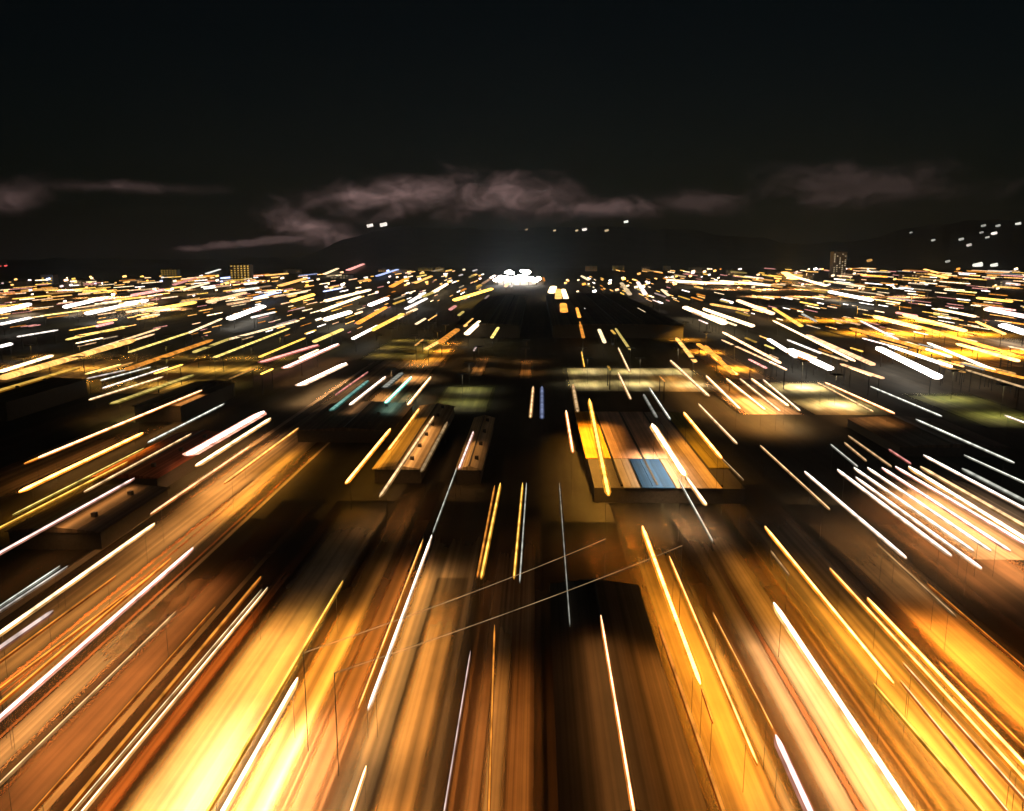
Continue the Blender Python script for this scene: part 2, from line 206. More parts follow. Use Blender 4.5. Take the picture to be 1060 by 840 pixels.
CITY_LIGHTS = [
(-436.31,745.02,-474.15,884.87,9,5.96,'white',4,'fat medium white city light just below the skyline, far left edge',0),
(-371.73,664.25,-408.74,851.16,9,5.58,'white',4,'fat long white city light in the middle distance, left side',0),
(-456.85,683.51,-494.09,785.19,9,6.27,'white',4,'fat medium white city light in the middle distance, far left edge',0),
(-378.65,564.94,-393.03,623.93,9,3.19,'white',3,'slim medium white city light in the middle distance, far left edge',1),
(-313.6,482.22,-313.6,525.17,9,1.69,'white',2,'slim medium white city light in the middle distance, far left edge',1),
(-290.62,431.44,-293.22,445.41,9,2.94,'white',3,'broad short white city light in the nearer blocks, far left edge',0),
(-230.11,339.68,-239.95,395.45,9,2.5,'cream',3,'broad long cream city light in the nearer blocks, far left edge',0),
(-337.01,698.4,-344.35,820.1,9,5.54,'yellow',3,'fat long yellow city light just below the skyline, left side',0),
(-471.24,944.2,-499.16,1088.53,9,6.77,'pink',2,'broad medium salmon pink city light just below the skyline, left side',0),
(-555.69,1245.85,-652.06,1560.98,9,7.51,'pink',1,'slim medium salmon pink city light on the skyline, left side',0),
(-473.22,1089.29,-531.2,1323.64,9,4.83,'cream',2,'slim medium cream city light just below the skyline, left side',0),
(-564.48,1008.99,-579.59,1086.19,9,5.55,'yellow',2,'slim short yellow city light just below the skyline, far left edge',0),
(-274.4,466.12,-282.45,552.73,9,2.06,'olive',2,'slim long olive yellow city light in the middle distance, far left edge',0),
(-302.41,552.14,-306.85,582.86,9,3.02,'pink',2,'slim short salmon pink city light in the middle distance, far left edge',0),
(-229.8,403.52,-252.04,539.35,9,1.93,'tan',2,'slim long tan city light in the nearer blocks, left side',0),
(-224.11,384.77,-238.05,500.94,9,1.81,'peach',2,'slim long peach city light in the nearer blocks, left side',0),
(-208.27,408.15,-220.87,513.76,9,1.88,'olive',2,'slim long olive yellow city light in the nearer blocks, left side',0),
(-179.01,346.97,-188.67,468.62,9,3.04,'orange',1,'fat long orange city light in the nearer blocks, left side',0),
(-217.89,321.16,-233.79,467.31,9,4.46,'amber',2,'fat long amber city light in the nearer blocks, far left edge',0),
(-219.49,507.57,-240.64,619.16,9,2.27,'cream',2,'slim medium cream city light in the middle distance, left side',1),
(-347.02,683.11,-347.02,742.39,9,3.79,'cream',2,'slim medium cream city light in the middle distance, left side',1),
(-374.63,712.02,-374.63,775.03,9,1.98,'cream',1,'slim medium cream city light in the middle distance, left side',1),
(-234.71,619.34,-256.44,763.73,9,7.59,'white',4,'fat medium white city light in the middle distance, left middle',0),
(-307.88,889.72,-324.34,1016,9,5.05,'blue',3,'slim medium blue city light just below the skyline, left middle',0),
(-741.32,1823.33,-892.78,2306.97,9,8.27,'grey',2,'slim short pale grey city light on the skyline, left side',0),
(-252.18,838.94,-264.94,971.72,9,6,'yellow',3,'broad medium yellow city light just below the skyline, left middle',0),
(-218.26,839.93,-221.55,1096.63,9,5.18,'cream',3,'slim long cream city light just below the skyline, left middle',0),
(-185.52,702.82,-199.55,931.54,9,4.39,'cream',3,'slim medium cream city light just below the skyline, left middle',1),
(-294.22,957.4,-294.22,1049.27,9,3.97,'cream',2,'slim medium cream city light just below the skyline, left middle',1),
(-300.76,838.55,-300.76,915.61,9,2.32,'cream',3,'slim medium cream city light just below the skyline, left middle',1),
(-159.04,612.59,-157.86,692.23,9,5.51,'creamwhite',4,'fat medium creamy white city light in the middle distance, left middle',0),
(-159.1,780.51,-162.8,893.95,9,6.04,'pinkwhite',4,'fat short pinkish white city light just below the skyline, left middle',0),
(-108.06,476.29,-109.56,565.18,9,2.78,'white',3,'slim medium white city light in the middle distance, left middle',1),
(-221.52,629.37,-221.52,688.51,9,2.62,'white',2,'slim medium white city light in the middle distance, left middle',1),
(-381.69,1215.6,-438.93,1567.2,9,11.82,'amber',2,'fat medium amber city light on the skyline, left middle',0),
(-332.6,820.44,-361.74,1014.9,9,6.14,'tan',2,'broad medium tan city light just below the skyline, left side',0),
(-180.21,468.87,-176.29,603.38,9,2.17,'cream',2,'slim long cream city light in the middle distance, left middle',0),
(-156.32,386.75,-165.12,541.88,9,1.9,'olive',2,'slim long olive yellow city light in the nearer blocks, left middle',0),
(-135.1,391.01,-137.52,480.87,9,1.77,'yellow',2,'slim long yellow city light in the nearer blocks, left middle',0),
(-126.68,460.14,-127.84,536.1,9,3.33,'olive',2,'broad medium olive yellow city light in the middle distance, left middle',0),
(-175.16,409.11,-181.33,479.59,9,2.39,'olive',1,'slim medium olive yellow city light in the nearer blocks, left side',0),
(-107.3,530,-109.09,671.92,9,4.03,'yellow',2,'broad medium yellow city light in the middle distance, left of the white glow',0),
(-127.71,580.07,-138.39,753.71,9,4.48,'orange',2,'broad medium orange city light in the middle distance, left middle',0),
(-127.98,826.41,-138.49,1021.42,9,4.91,'white',2,'slim short white city light just below the skyline, left of the white glow',0),
(-116.47,728.77,-119.38,895.22,9,4.32,'white',2,'slim medium white city light just below the skyline, left of the white glow',0),
(-210.08,1187.19,-246.2,1572.82,9,9.2,'orange',2,'broad short orange city light on the skyline, left of the white glow',0),
(-196.27,1333.41,-215.26,1696.01,9,8.04,'amber',2,'slim short amber city light on the skyline, left of the white glow',1),
(-203.9,1343.33,-203.9,1444.52,9,2.73,'amber',0,'slim short amber city light on the skyline, left of the white glow',1),
(-132.13,1713.78,-132.13,1815.6,9,6.88,'amber',2,'slim short amber city light on the skyline, left of the white glow',1),
(-128.84,1021.7,-140.13,1295.38,9,6.16,'cream',3,'slim short cream city light just below the skyline, left of the white glow',1),
(-108.19,1160.88,-108.19,1225.92,9,3.11,'cream',0,'slim short cream city light just below the skyline, left of the white glow',1),
(-151.91,873.03,-151.91,947.71,9,2.39,'cream',0,'slim short cream city light just below the skyline, left of the white glow',1),
(-86.2,860.57,-59.59,1129.89,9,6.63,'yellow',3,'broad medium yellow city light just below the skyline, left of the white glow',0),
(-43.16,506.62,-40.95,598.86,9,4.01,'cream',3,'fat short cream city light in the middle distance, left of the white glow',0),
(-48.95,559.54,-47.9,624.79,9,2.35,'amber',2,'slim short amber city light in the middle distance, left of the white glow',1),
(-105.67,652.63,-105.67,698.45,9,2.22,'amber',0,'slim short amber city light in the middle distance, left of the white glow',1),
(-80.31,607.21,-80.31,661.38,9,1.25,'amber',2,'slim short amber city light in the middle distance, left of the white glow',1),
(-58.22,424.99,-51.61,512.46,9,2.51,'amber',2,'slim medium amber city light in the nearer blocks, left of the white glow',0),
(-54.34,457.26,-51.61,538.32,9,4.22,'orange',1,'fat medium orange city light in the middle distance, left of the white glow',0),
(-27.71,575.17,-28.91,684.95,9,2.51,'olive',2,'slim short olive yellow city light in the middle distance, centre',1),
(-26.24,484.11,-25.33,553,9,2.06,'olive',2,'slim short olive yellow city light in the middle distance, centre',1),
(-473.22,1831.15,-590.69,2445.94,9,11.42,'cream',2,'slim short cream city light on the skyline, left middle',1),
(-429.3,1684.83,-429.3,1752.7,9,6.73,'cream',0,'slim short cream city light on the skyline, left middle',1),
(-505.65,2201.13,-756.45,3677.53,9,15.99,'pink',2,'slim short salmon pink city light on the skyline, left middle',0),
(-329.02,1692.69,-390.26,2321.63,9,10.73,'blue',2,'slim medium blue city light on the skyline, left of the white glow',0),
(19.59,1026.03,25.53,1194.06,9,10.6,'cream',3,'fat short cream city light just below the skyline, centre',0),
(24.15,881.24,30.12,1103.97,9,8.36,'amber',2,'fat short amber city light just below the skyline, centre',0),
(32.45,881.48,36.61,1104.16,9,6.57,'cream',3,'broad short cream city light just below the skyline, centre',0),
(23.8,686.49,26.7,800.38,9,7.13,'orange',2,'fat short orange city light in the middle distance, centre',0),
(33.64,627.16,37.22,745.82,9,3.63,'orange',2,'slim short orange city light in the middle distance, centre',1),
(28.53,485.71,32.27,600.99,9,2.17,'orange',1,'slim short orange city light in the middle distance, centre',1),
(43.67,721.28,47.28,831.52,9,3.06,'white',2,'slim short white city light just below the skyline, centre',0),
(39.06,459.99,41.92,541.05,9,2.32,'cream',2,'slim short cream city light in the middle distance, right of the white glow',1),
(92.42,690.8,92.42,746.69,9,1.41,'cream',2,'slim short cream city light in the middle distance, right of the white glow',1),
(49.63,428.14,53.47,548.26,9,1.63,'olive',1,'slim medium olive yellow city light in the nearer blocks, right of the white glow',0),
(112.14,982.72,138.66,1343.18,9,6.18,'cream',1,'slim short cream city light just below the skyline, right of the white glow',1),
(154.83,962.46,168.93,1108.02,9,4.06,'cream',2,'slim short cream city light just below the skyline, right of the white glow',1),
(131.69,922.63,131.69,958.59,9,2.44,'cream',3,'slim short cream city light just below the skyline, right of the white glow',1),
(130.59,983.26,170.55,1386.26,9,6.31,'pinkwhite',2,'slim short pinkish white city light just below the skyline, right of the white glow',1),
(146.21,930.74,146.21,1015.7,9,3.17,'pinkwhite',0,'slim short pinkish white city light just below the skyline, right of the white glow',1),
(123.87,813.31,123.87,872.36,9,1.64,'pinkwhite',2,'slim short pinkish white city light just below the skyline, right of the white glow',1),
(313.15,1308.6,235.41,1388.16,9,8.71,'cream',3,'broad long cream city light on the skyline, right middle',1),
(353.43,1237.04,318.32,1435.45,9,8.7,'cream',3,'broad long cream city light on the skyline, right middle',1),
(283.32,1347.4,233.79,1480.84,9,7.34,'cream',3,'slim long cream city light on the skyline, right of the white glow',0),
(135.2,587.74,137.17,761.75,9,6.51,'cream',3,'fat long cream city light in the middle distance, right middle',0),
(149.97,565.34,149.9,736.54,9,4.32,'cream',3,'broad long cream city light in the middle distance, right middle',0),
(184.41,713.61,170.11,804.57,9,3.97,'amber',2,'slim medium amber city light in the middle distance, right middle',0),
(113.46,377.33,119.51,523.69,9,2.12,'peach',3,'slim long peach city light in the nearer blocks, right middle',1),
(109.88,377.23,108.58,477.29,9,1.42,'peach',2,'slim long peach city light in the nearer blocks, right middle',1),
(83.39,340.48,92.94,447.21,9,2.11,'orange',2,'slim medium orange city light in the nearer blocks, right middle',1),
(128.52,382.66,128.52,417.48,9,1.58,'orange',1,'slim medium orange city light in the nearer blocks, right middle',1),
(88.31,390.3,90.55,456.61,9,2.8,'orange',2,'broad medium orange city light in the nearer blocks, right middle',0),
(74.73,379.54,83.88,487.32,9,2.32,'amber',2,'slim medium amber city light in the nearer blocks, right of the white glow',0),
(195.87,680.81,211.91,869.26,9,5.58,'peach',3,'fat medium peach city light in the middle distance, right middle',0),
(127.65,398.68,137.14,483.44,9,2.92,'white',3,'broad medium white city light in the nearer blocks, right middle',0),
(130.01,358.95,133.57,430.59,9,4.28,'white',4,'fat long white city light in the nearer blocks, right middle',0),
(144.69,414.45,146.93,478.41,9,1.76,'white',2,'slim medium white city light in the nearer blocks, right middle',0),
(150.49,385.15,176.85,613.68,9,2.03,'cream',3,'slim long cream city light in the nearer blocks, right middle',0),
(353.34,873.39,374.64,1061.03,9,6.89,'white',4,'fat medium white city light just below the skyline, right side',0),
(258.44,554.24,267.37,652.68,9,5.02,'amber',4,'fat long amber city light in the middle distance, right side',1),
(278.49,534.71,299.05,673.44,9,4.33,'amber',4,'fat long amber city light in the middle distance, right side',1),
(347.49,655.02,359.19,742.64,9,3.63,'cream',3,'slim medium cream city light in the middle distance, far right edge',0),
(238.11,409.39,263.06,568.64,9,3.25,'orange',3,'broad long orange city light in the nearer blocks, far right edge',0),
(292.92,516.42,323.71,609.49,9,2.94,'amber',3,'slim medium amber city light in the middle distance, far right edge',0),
(227.87,387.4,235.41,460.83,9,2.79,'amber',4,'broad long amber city light in the nearer blocks, far right edge',0),
(203.13,400.88,210.6,469.97,9,2.29,'cream',3,'slim long cream city light in the nearer blocks, right side',0),
(199.06,355.07,221.5,465.31,9,2.18,'creamwhite',3,'slim long creamy white city light in the nearer blocks, far right edge',0),
(165.46,334.91,183.46,440.77,9,4.7,'white',4,'fat long white city light in the nearer blocks, right side',0),
(186.22,366.67,193.55,450.15,9,2.7,'white',3,'broad long white city light in the nearer blocks, right side',0),
(387.17,656.18,402.43,743.9,9,6.6,'pinkwhite',3,'fat medium pinkish white city light in the middle distance, far right edge',0),
(309.79,523.01,325.78,577.88,9,7.79,'white',4,'fat medium white city light in the middle distance, far right edge',0),
(741.58,1283.69,770.53,1403.77,9,6.89,'pinkwhite',2,'slim medium pinkish white city light on the skyline, far right edge',0),
(211.79,480.3,241.72,615.57,9,2.17,'pinkwhite',2,'slim medium pinkish white city light in the middle distance, right side',0),
(183.23,566.31,215.76,751.03,9,3.49,'yellow',2,'slim medium yellow city light in the middle distance, right middle',0),
(154.2,372.02,167.29,506.81,9,3.2,'peach',2,'fat long peach city light in the nearer blocks, right side',0),
(206.32,432.71,211.09,552.86,9,3.26,'orange',2,'broad long orange city light in the nearer blocks, right side',0),
(206.42,606.07,219.82,681.51,9,2.52,'grey',1,'slim short pale grey city light in the middle distance, right middle',0),
(941.08,1953.04,1098.18,2365.05,9,11.19,'amber',3,'slim short amber city light on the skyline, right side',1),
(787.91,1602.98,880.26,1870.63,9,8.97,'amber',3,'slim short amber city light on the skyline, right side',1),
(477.11,1207.24,499.1,1440.72,9,5.17,'cream',2,'slim medium cream city light on the skyline, right side',1),
(712.76,1462.24,712.76,1548.92,9,3.86,'cream',0,'slim medium cream city light on the skyline, right side',1),
(859.63,2031.72,859.63,2210.32,9,10.9,'cream',1,'slim medium cream city light on the skyline, right side',1),
(432.7,1239.36,529.17,1717.72,9,10.65,'cream',3,'fat medium cream city light on the skyline, right middle',0),
(478.03,1539.13,606.46,2031.25,9,19.19,'amber',4,'fat short amber city light on the skyline, right middle',0),
(141.8,331.65,139.99,374.83,9,1.86,'peach',2,'slim long peach city light in the nearer blocks, right side',0),
(199.59,333.34,196.01,386.47,9,1.89,'orange',2,'slim long orange city light in the nearer blocks, far right edge',0),
(185.55,309.18,188.02,357.67,9,1.32,'tan',1,'slim long tan city light in the nearer blocks, far right edge',0),
(693.44,1798.04,693.44,1926.77,9,3.59,'peach',0,'slim medium peach city light on the skyline, right side',0),
(1194.41,2106.89,1194.41,2215.68,9,5.51,'white',1,'slim medium white city light on the skyline, far right edge',0),
(94.09,1484.97,94.09,1704.34,9,6.25,'cream',2,'slim short cream city light on the skyline, centre',1),
(-3.15,1340.4,-3.15,1525.12,9,7.5,'cream',3,'slim short cream city light on the skyline, centre',1),
(174.41,864.76,174.41,925.21,9,2.9,'orange',1,'slim short orange city light just below the skyline, right middle',1),
(193.57,948.93,193.57,989.55,9,3.76,'orange',1,'slim short orange city light just below the skyline, right middle',1),
(301.37,1345.14,301.37,1433.97,9,3.59,'tan',2,'slim short tan city light on the skyline, right middle',0),
(1056.93,1824.78,1056.93,1968.52,9,4.85,'grey',0,'slim medium pale grey city light on the skyline, far right edge',0),
(1100.15,1975.9,1100.15,2135.3,9,10.52,'orange',1,'slim medium orange city light on the skyline, far right edge',0),
(139.51,338.19,139.51,363.7,9,0.69,'tan',3,'slim medium tan city light in the nearer blocks, right side',1),
(145.72,391.41,145.72,423.02,9,1.07,'tan',2,'slim medium tan city light in the nearer blocks, right side',1),
(546.77,1034.67,546.77,1100.64,9,2.74,'olive',3,'slim medium olive yellow city light just below the skyline, far right edge',0),
(-332.66,938.04,-332.66,976.55,9,3.14,'orange',1,'slim short orange city light just below the skyline, left middle',1),
(-168.03,884.22,-168.03,920.11,9,3.54,'orange',0,'slim short orange city light just below the skyline, left middle',1),
(146.79,384.27,146.79,407.48,9,1.29,'tan',1,'slim short tan city light in the nearer blocks, right side',0),
(-284.16,755.93,-284.16,795.17,9,1.53,'cream',1,'slim short cream city light just below the skyline, left side',1),
(-358.74,813.87,-358.74,858.64,9,1.66,'cream',1,'slim short cream city light just below the skyline, left side',1),
(-469.09,1032.53,-469.09,1080.53,9,2.09,'cream',1,'slim short cream city light just below the skyline, left side',1),
(-431.7,803.46,-431.7,840.13,9,3.26,'cream',3,'slim short cream city light just below the skyline, left side',1),
(123.64,1105.93,123.64,1201.32,9,4.5,'peach',0,'slim short peach city light just below the skyline, right of the white glow',0),
(132.35,656.18,132.35,694.8,9,2.2,'peach',1,'slim short peach city light in the middle distance, right middle',1),
(135.52,613.1,135.52,642.68,9,2.45,'peach',0,'slim short peach city light in the middle distance, right middle',1),
(-630.64,1296.85,-630.64,1371.82,9,2.64,'cream',2,'slim short cream city light on the skyline, left side',0),
(136.81,465.74,136.81,501.49,9,0.95,'amber',2,'slim short amber city light in the nearer blocks, right middle',1),
(165.76,473.74,165.76,496.41,9,1.26,'amber',1,'slim short amber city light in the nearer blocks, right middle',1),
(352.95,1193.48,352.95,1242.17,9,6.27,'amber',1,'slim short amber city light just below the skyline, right middle',1),
(249.41,882.66,249.41,933.14,9,2.35,'amber',2,'slim short amber city light just below the skyline, right middle',1),
(-303.41,1400.83,-303.41,1492.63,9,5.67,'amber',1,'slim short amber city light on the skyline, left middle',0),
(150.49,415.02,150.49,435.46,9,1.66,'orange',0,'slim short orange city light in the nearer blocks, right side',0),
(268.67,786.13,268.67,841.84,9,2.11,'yellow',3,'slim short yellow city light just below the skyline, right middle',1),
(358.92,1027.87,358.92,1083.37,9,3.4,'yellow',0,'slim short yellow city light just below the skyline, right middle',1),
(-542.6,1391.05,-542.6,1458.1,9,5.61,'pinkwhite',0,'slim short pinkish white city light on the skyline, left side',0),
(-304.33,522.09,-304.33,565.99,9,1.45,'yellow',2,'slim medium yellow city light in the middle distance, far left edge',0),
(367.72,1073.36,367.72,1172.58,9,3.63,'yellow',0,'slim medium yellow city light just below the skyline, right middle',0),
(413.99,1630.97,413.99,1703.07,9,5.36,'olive',2,'slim short olive yellow city light on the skyline, right middle',1),
(491.89,1944.38,491.89,2114.92,9,7.86,'olive',0,'slim short olive yellow city light on the skyline, right middle',1),
(-148.52,669.1,-148.52,693.99,9,2.69,'peach',3,'slim short peach city light in the middle distance, left middle',0),
(563.61,1475.86,563.61,1552.92,9,3.89,'olive',1,'slim short olive yellow city light on the skyline, right side',0),
(102.19,359.87,102.19,390.35,9,1.48,'pink',2,'slim short salmon pink city light in the nearer blocks, right middle',0),
(198.87,439.09,198.87,474.89,9,1.19,'amber',2,'slim medium amber city light in the nearer blocks, right side',0),
(170.83,658.79,170.83,702.31,9,2.65,'yellow',0,'slim short yellow city light in the middle distance, right middle',0),
(934.74,2081.7,934.74,2160.2,9,4.06,'white',0,'slim short white city light on the skyline, right side',0),
(109.26,354.13,109.26,379.78,9,0.96,'tan',2,'slim short tan city light in the nearer blocks, right middle',1),
(136.49,396.34,136.49,426.84,9,0.81,'tan',3,'slim short tan city light in the nearer blocks, right middle',1),
(-221.7,637.74,-221.7,693.09,9,1.76,'yellow',2,'slim medium yellow city light in the middle distance, left middle',0),
(-461.87,1134.78,-461.87,1228.42,9,4.67,'peach',1,'slim medium peach city light just below the skyline, left side',1),
(-298.98,785.89,-298.98,849.86,9,4.32,'peach',1,'slim medium peach city light just below the skyline, left side',1),
(-599.74,1702.25,-599.74,1839.01,9,3.49,'orange',1,'slim short orange city light on the skyline, left middle',0),
(242.8,406.27,242.8,431.01,9,1.63,'orange',1,'slim medium orange city light in the nearer blocks, far right edge',0),
(-127.43,474.63,-127.43,507.67,9,1.95,'blue',1,'slim short blue city light in the middle distance, left middle',0),
(-187.39,339.82,-187.39,370.64,9,0.72,'amber',1,'slim medium amber city light in the nearer blocks, left side',1),
(-238.05,446.68,-238.05,474.73,9,1.54,'amber',0,'slim medium amber city light in the nearer blocks, left side',1),
(-571.03,1725.46,-571.03,1881.22,9,9.47,'amber',2,'slim medium amber city light on the skyline, left middle',1),
(-472.28,1305.74,-472.28,1421.75,9,5.38,'amber',2,'slim medium amber city light on the skyline, left middle',1),
(325.71,652.5,325.71,679.08,9,1.29,'olive',2,'slim short olive yellow city light in the middle distance, right side',0),
(600.48,1288.99,600.48,1341.11,9,3.37,'cream',1,'slim short cream city light on the skyline, right side',0),
(-156.8,658.26,-156.8,692.55,9,1.78,'cream',1,'slim short cream city light in the middle distance, left middle',0),
(14.43,1420.91,14.43,1625.94,9,3.99,'orange',1,'slim short orange city light on the skyline, centre',0),
(419.15,726.81,419.15,771.29,9,2.89,'pink',3,'slim medium salmon pink city light in the middle distance, far right edge',0),
(393.12,863.23,393.12,927.19,9,2.89,'pinkwhite',1,'slim medium pinkish white city light just below the skyline, right side',0),
(49.57,510.51,49.57,534.49,9,1.71,'yellow',1,'slim short yellow city light in the middle distance, right of the white glow',0),
(-45.91,729.58,-45.91,777.57,9,1.48,'cream',0,'slim short cream city light in the middle distance, centre',0),
(-302.37,610.3,-302.37,643.53,9,2.5,'amber',2,'slim short amber city light in the middle distance, left side',1),
(-317.31,581.17,-317.31,609.34,9,2.37,'amber',3,'slim short amber city light in the middle distance, left side',1),
(702.03,1668.66,702.03,1803.44,9,6.69,'orange',3,'slim medium orange city light on the skyline, right side',1),
(1005.76,2115.22,1005.76,2289.06,9,11.29,'orange',0,'slim medium orange city light on the skyline, right side',1),
(995.18,1705.89,995.18,1828.92,9,3.39,'pink',2,'slim medium salmon pink city light on the skyline, far right edge',0),
(295.47,1933.4,295.47,2073.81,9,3.88,'orange',2,'slim short orange city light on the skyline, right of the white glow',1),
(243.18,1492.7,243.18,1574.1,9,5.94,'orange',1,'slim short orange city light on the skyline, right of the white glow',1),
(-455.99,1275.08,-455.99,1326.51,9,5.11,'pinkwhite',3,'slim short pinkish white city light on the skyline, left middle',0),
(299.34,1981.13,299.34,2080.62,9,7.86,'tan',2,'slim short tan city light on the skyline, right of the white glow',1),
(299.73,1665.4,299.73,1787.92,9,5.58,'tan',1,'slim short tan city light on the skyline, right of the white glow',1),
(-384.13,742.67,-384.13,813.36,9,1.55,'tan',2,'slim medium tan city light just below the skyline, left side',0),
(-213.2,704.55,-213.2,749.62,9,1.44,'pinkwhite',1,'slim short pinkish white city light in the middle distance, left middle',1),
(-181.39,565.39,-181.39,613.19,9,1.95,'pinkwhite',0,'slim short pinkish white city light in the middle distance, left middle',1),
(202.73,346.1,202.73,367.84,9,1.4,'amber',1,'slim medium amber city light in the nearer blocks, far right edge',1),
(183.52,349.55,183.52,371.72,9,1.41,'amber',1,'slim medium amber city light in the nearer blocks, far right edge',1),
(192.06,367.43,192.06,391.56,9,0.99,'amber',3,'slim medium amber city light in the nearer blocks, far right edge',1),
(-339.45,995.23,-339.45,1068.57,9,2.72,'pinkwhite',1,'slim short pinkish white city light just below the skyline, left middle',0),
(-271.37,1040.97,-271.37,1136.9,9,2.86,'blue',3,'slim short blue city light just below the skyline, left middle',1),
(-319.51,962.58,-319.51,1021.67,9,2.61,'blue',3,'slim short blue city light just below the skyline, left middle',1),
(116.98,393.11,116.98,408.51,9,1.31,'peach',1,'slim short peach city light in the nearer blocks, right middle',0),
(487.67,853.1,487.67,921.54,9,4.57,'yellow',3,'slim medium yellow city light just below the skyline, far right edge',0),
(-84.84,574.78,-84.84,625.49,9,2.38,'cream',2,'slim short cream city light in the middle distance, left of the white glow',1),
(-105.24,620.02,-105.24,648.77,9,1.25,'cream',2,'slim short cream city light in the middle distance, left of the white glow',1),
(-106.79,677.52,-106.79,729.71,9,3.7,'cream',2,'slim short cream city light in the middle distance, left of the white glow',1),
(-398.81,773.25,-398.81,815.15,9,3.15,'tan',1,'slim short tan city light just below the skyline, left side',1),
(-524.02,1073.13,-524.02,1126.74,9,4.35,'tan',1,'slim short tan city light just below the skyline, left side',1),
(-162.18,1736.31,-162.18,1807.75,9,4.6,'white',1,'slim short white city light on the skyline, left of the white glow',1),
(-162.96,2136.03,-162.96,2266.78,9,5.72,'white',1,'slim short white city light on the skyline, left of the white glow',1),
(415.14,1457.36,415.14,1572.87,9,4.89,'amber',1,'slim short amber city light on the skyline, right middle',0),
(-442.17,846.37,-442.17,918.06,9,3.51,'yellow',2,'slim medium yellow city light just below the skyline, left side',0),
(-334.35,683.51,-334.35,747.28,9,2.85,'tan',2,'slim medium tan city light in the middle distance, left side',0),
(-248.98,433.53,-248.98,452.81,9,0.89,'peach',1,'slim short peach city light in the nearer blocks, far left edge',0),
(-546.32,1284.2,-546.32,1330.95,9,5.15,'amber',1,'slim short amber city light on the skyline, left side',0),
(-84.52,1305.81,-84.52,1530.13,9,5.59,'peach',0,'slim short peach city light on the skyline, centre',1),
(-44.55,1201.67,-44.55,1368.88,9,5.05,'peach',2,'slim short peach city light on the skyline, centre',1),
(-790.27,1374.09,-790.27,1454.19,9,4.67,'cream',3,'slim medium cream city light on the skyline, far left edge',0),
(-531.08,1406.84,-531.08,1482.12,9,5.69,'yellow',1,'slim short yellow city light on the skyline, left side',0),
(32.66,352.64,32.66,366,9,0.95,'yellow',0,'slim short yellow city light in the nearer blocks, right of the white glow',0),
(-81.11,1118.91,-81.11,1214.57,9,3.05,'yellow',0,'slim short yellow city light just below the skyline, left of the white glow',1),
(-139.3,799.14,-139.3,864.94,9,3.28,'yellow',1,'slim short yellow city light just below the skyline, left of the white glow',1),
(-83.91,1190.56,-83.91,1242.01,9,6.33,'yellow',1,'slim short yellow city light just below the skyline, left of the white glow',1),
(303.35,658.98,303.35,696.93,9,3.5,'pink',2,'slim short salmon pink city light in the middle distance, right side',0),
(-279.2,484.82,-279.2,518.47,9,2.01,'amber',3,'slim medium amber city light in the middle distance, far left edge',0),
(-32.14,420.19,-32.14,440.34,9,0.85,'pinkwhite',1,'slim short pinkish white city light in the nearer blocks, left of the white glow',0),
(-144.26,504.67,-144.26,530.17,9,1.71,'yellow',2,'slim short yellow city light in the middle distance, left middle',0),
(198.35,832.73,198.35,882.64,9,3.34,'pinkwhite',3,'slim short pinkish white city light just below the skyline, right middle',0),
(389.37,1200.99,389.37,1262.15,9,3.17,'tan',2,'slim short tan city light just below the skyline, right middle',0),
(-464.36,1312.25,-464.36,1410.17,9,2.68,'peach',0,'slim short peach city light on the skyline, left middle',0),
(-421.62,756.87,-421.62,822.81,9,2.1,'cream',1,'slim medium cream city light just below the skyline, far left edge',0),
(362.96,825.64,362.96,892.38,9,1.66,'cream',3,'slim medium cream city light just below the skyline, right side',1),
(519.02,1093.29,519.02,1184.84,9,2.2,'cream',1,'slim medium cream city light just below the skyline, right side',1),
(412.4,988.21,412.4,1064.64,9,2.65,'cream',1,'slim medium cream city light just below the skyline, right side',1),
(176.81,1446.89,176.81,1510.33,9,3.82,'amber',3,'slim short amber city light on the skyline, right of the white glow',1),
(299.57,2116.81,299.57,2310.24,9,8.6,'amber',0,'slim short amber city light on the skyline, right of the white glow',1),
(163.97,879.88,163.97,949.77,9,2.38,'yellow',1,'slim short yellow city light just below the skyline, right of the white glow',0),
(-130.88,1626.38,-130.88,1737.14,9,6.57,'olive',0,'slim short olive yellow city light on the skyline, left of the white glow',1),
(-237.47,1637.14,-237.47,1777.07,9,4.46,'olive',2,'slim short olive yellow city light on the skyline, left of the white glow',1),
(-114.3,387.63,-114.3,423.28,9,1.35,'cream',3,'slim medium cream city light in the nearer blocks, left middle',0),
(633.48,1672.04,633.48,1752.46,9,5.49,'peach',2,'slim short peach city light on the skyline, right side',0),
(-622.95,1407.26,-622.95,1501.35,9,4.78,'orange',1,'slim medium orange city light on the skyline, left side',0),
(239.04,412.07,239.04,448.26,9,0.84,'tan',0,'slim medium tan city light in the nearer blocks, far right edge',0),
(-230.86,2112.26,-230.86,2248.29,9,5.67,'yellow',2,'slim short yellow city light on the skyline, left of the white glow',0),
(168.76,422.61,168.76,439.47,9,1.4,'yellow',2,'slim short yellow city light in the nearer blocks, right side',0),
(198.87,353.21,198.87,382.34,9,0.96,'cream',2,'slim medium cream city light in the nearer blocks, far right edge',1),
(252.92,471.94,252.92,513.88,9,0.96,'cream',2,'slim medium cream city light in the nearer blocks, far right edge',1),
(257,421.73,257,448.68,9,1.13,'cream',2,'slim medium cream city light in the nearer blocks, far right edge',1),
(491.36,1671.41,491.36,1757.11,9,8.82,'yellow',2,'slim short yellow city light on the skyline, right middle',0),
(436.69,777.66,436.69,832.91,9,2.07,'orange',1,'slim medium orange city light just below the skyline, far right edge',0),
(608.83,1829.09,608.83,1961.18,9,4.88,'pinkwhite',2,'slim short pinkish white city light on the skyline, right middle',1),
(426.6,1561.04,426.6,1697.53,9,5.26,'pinkwhite',2,'slim short pinkish white city light on the skyline, right middle',1),
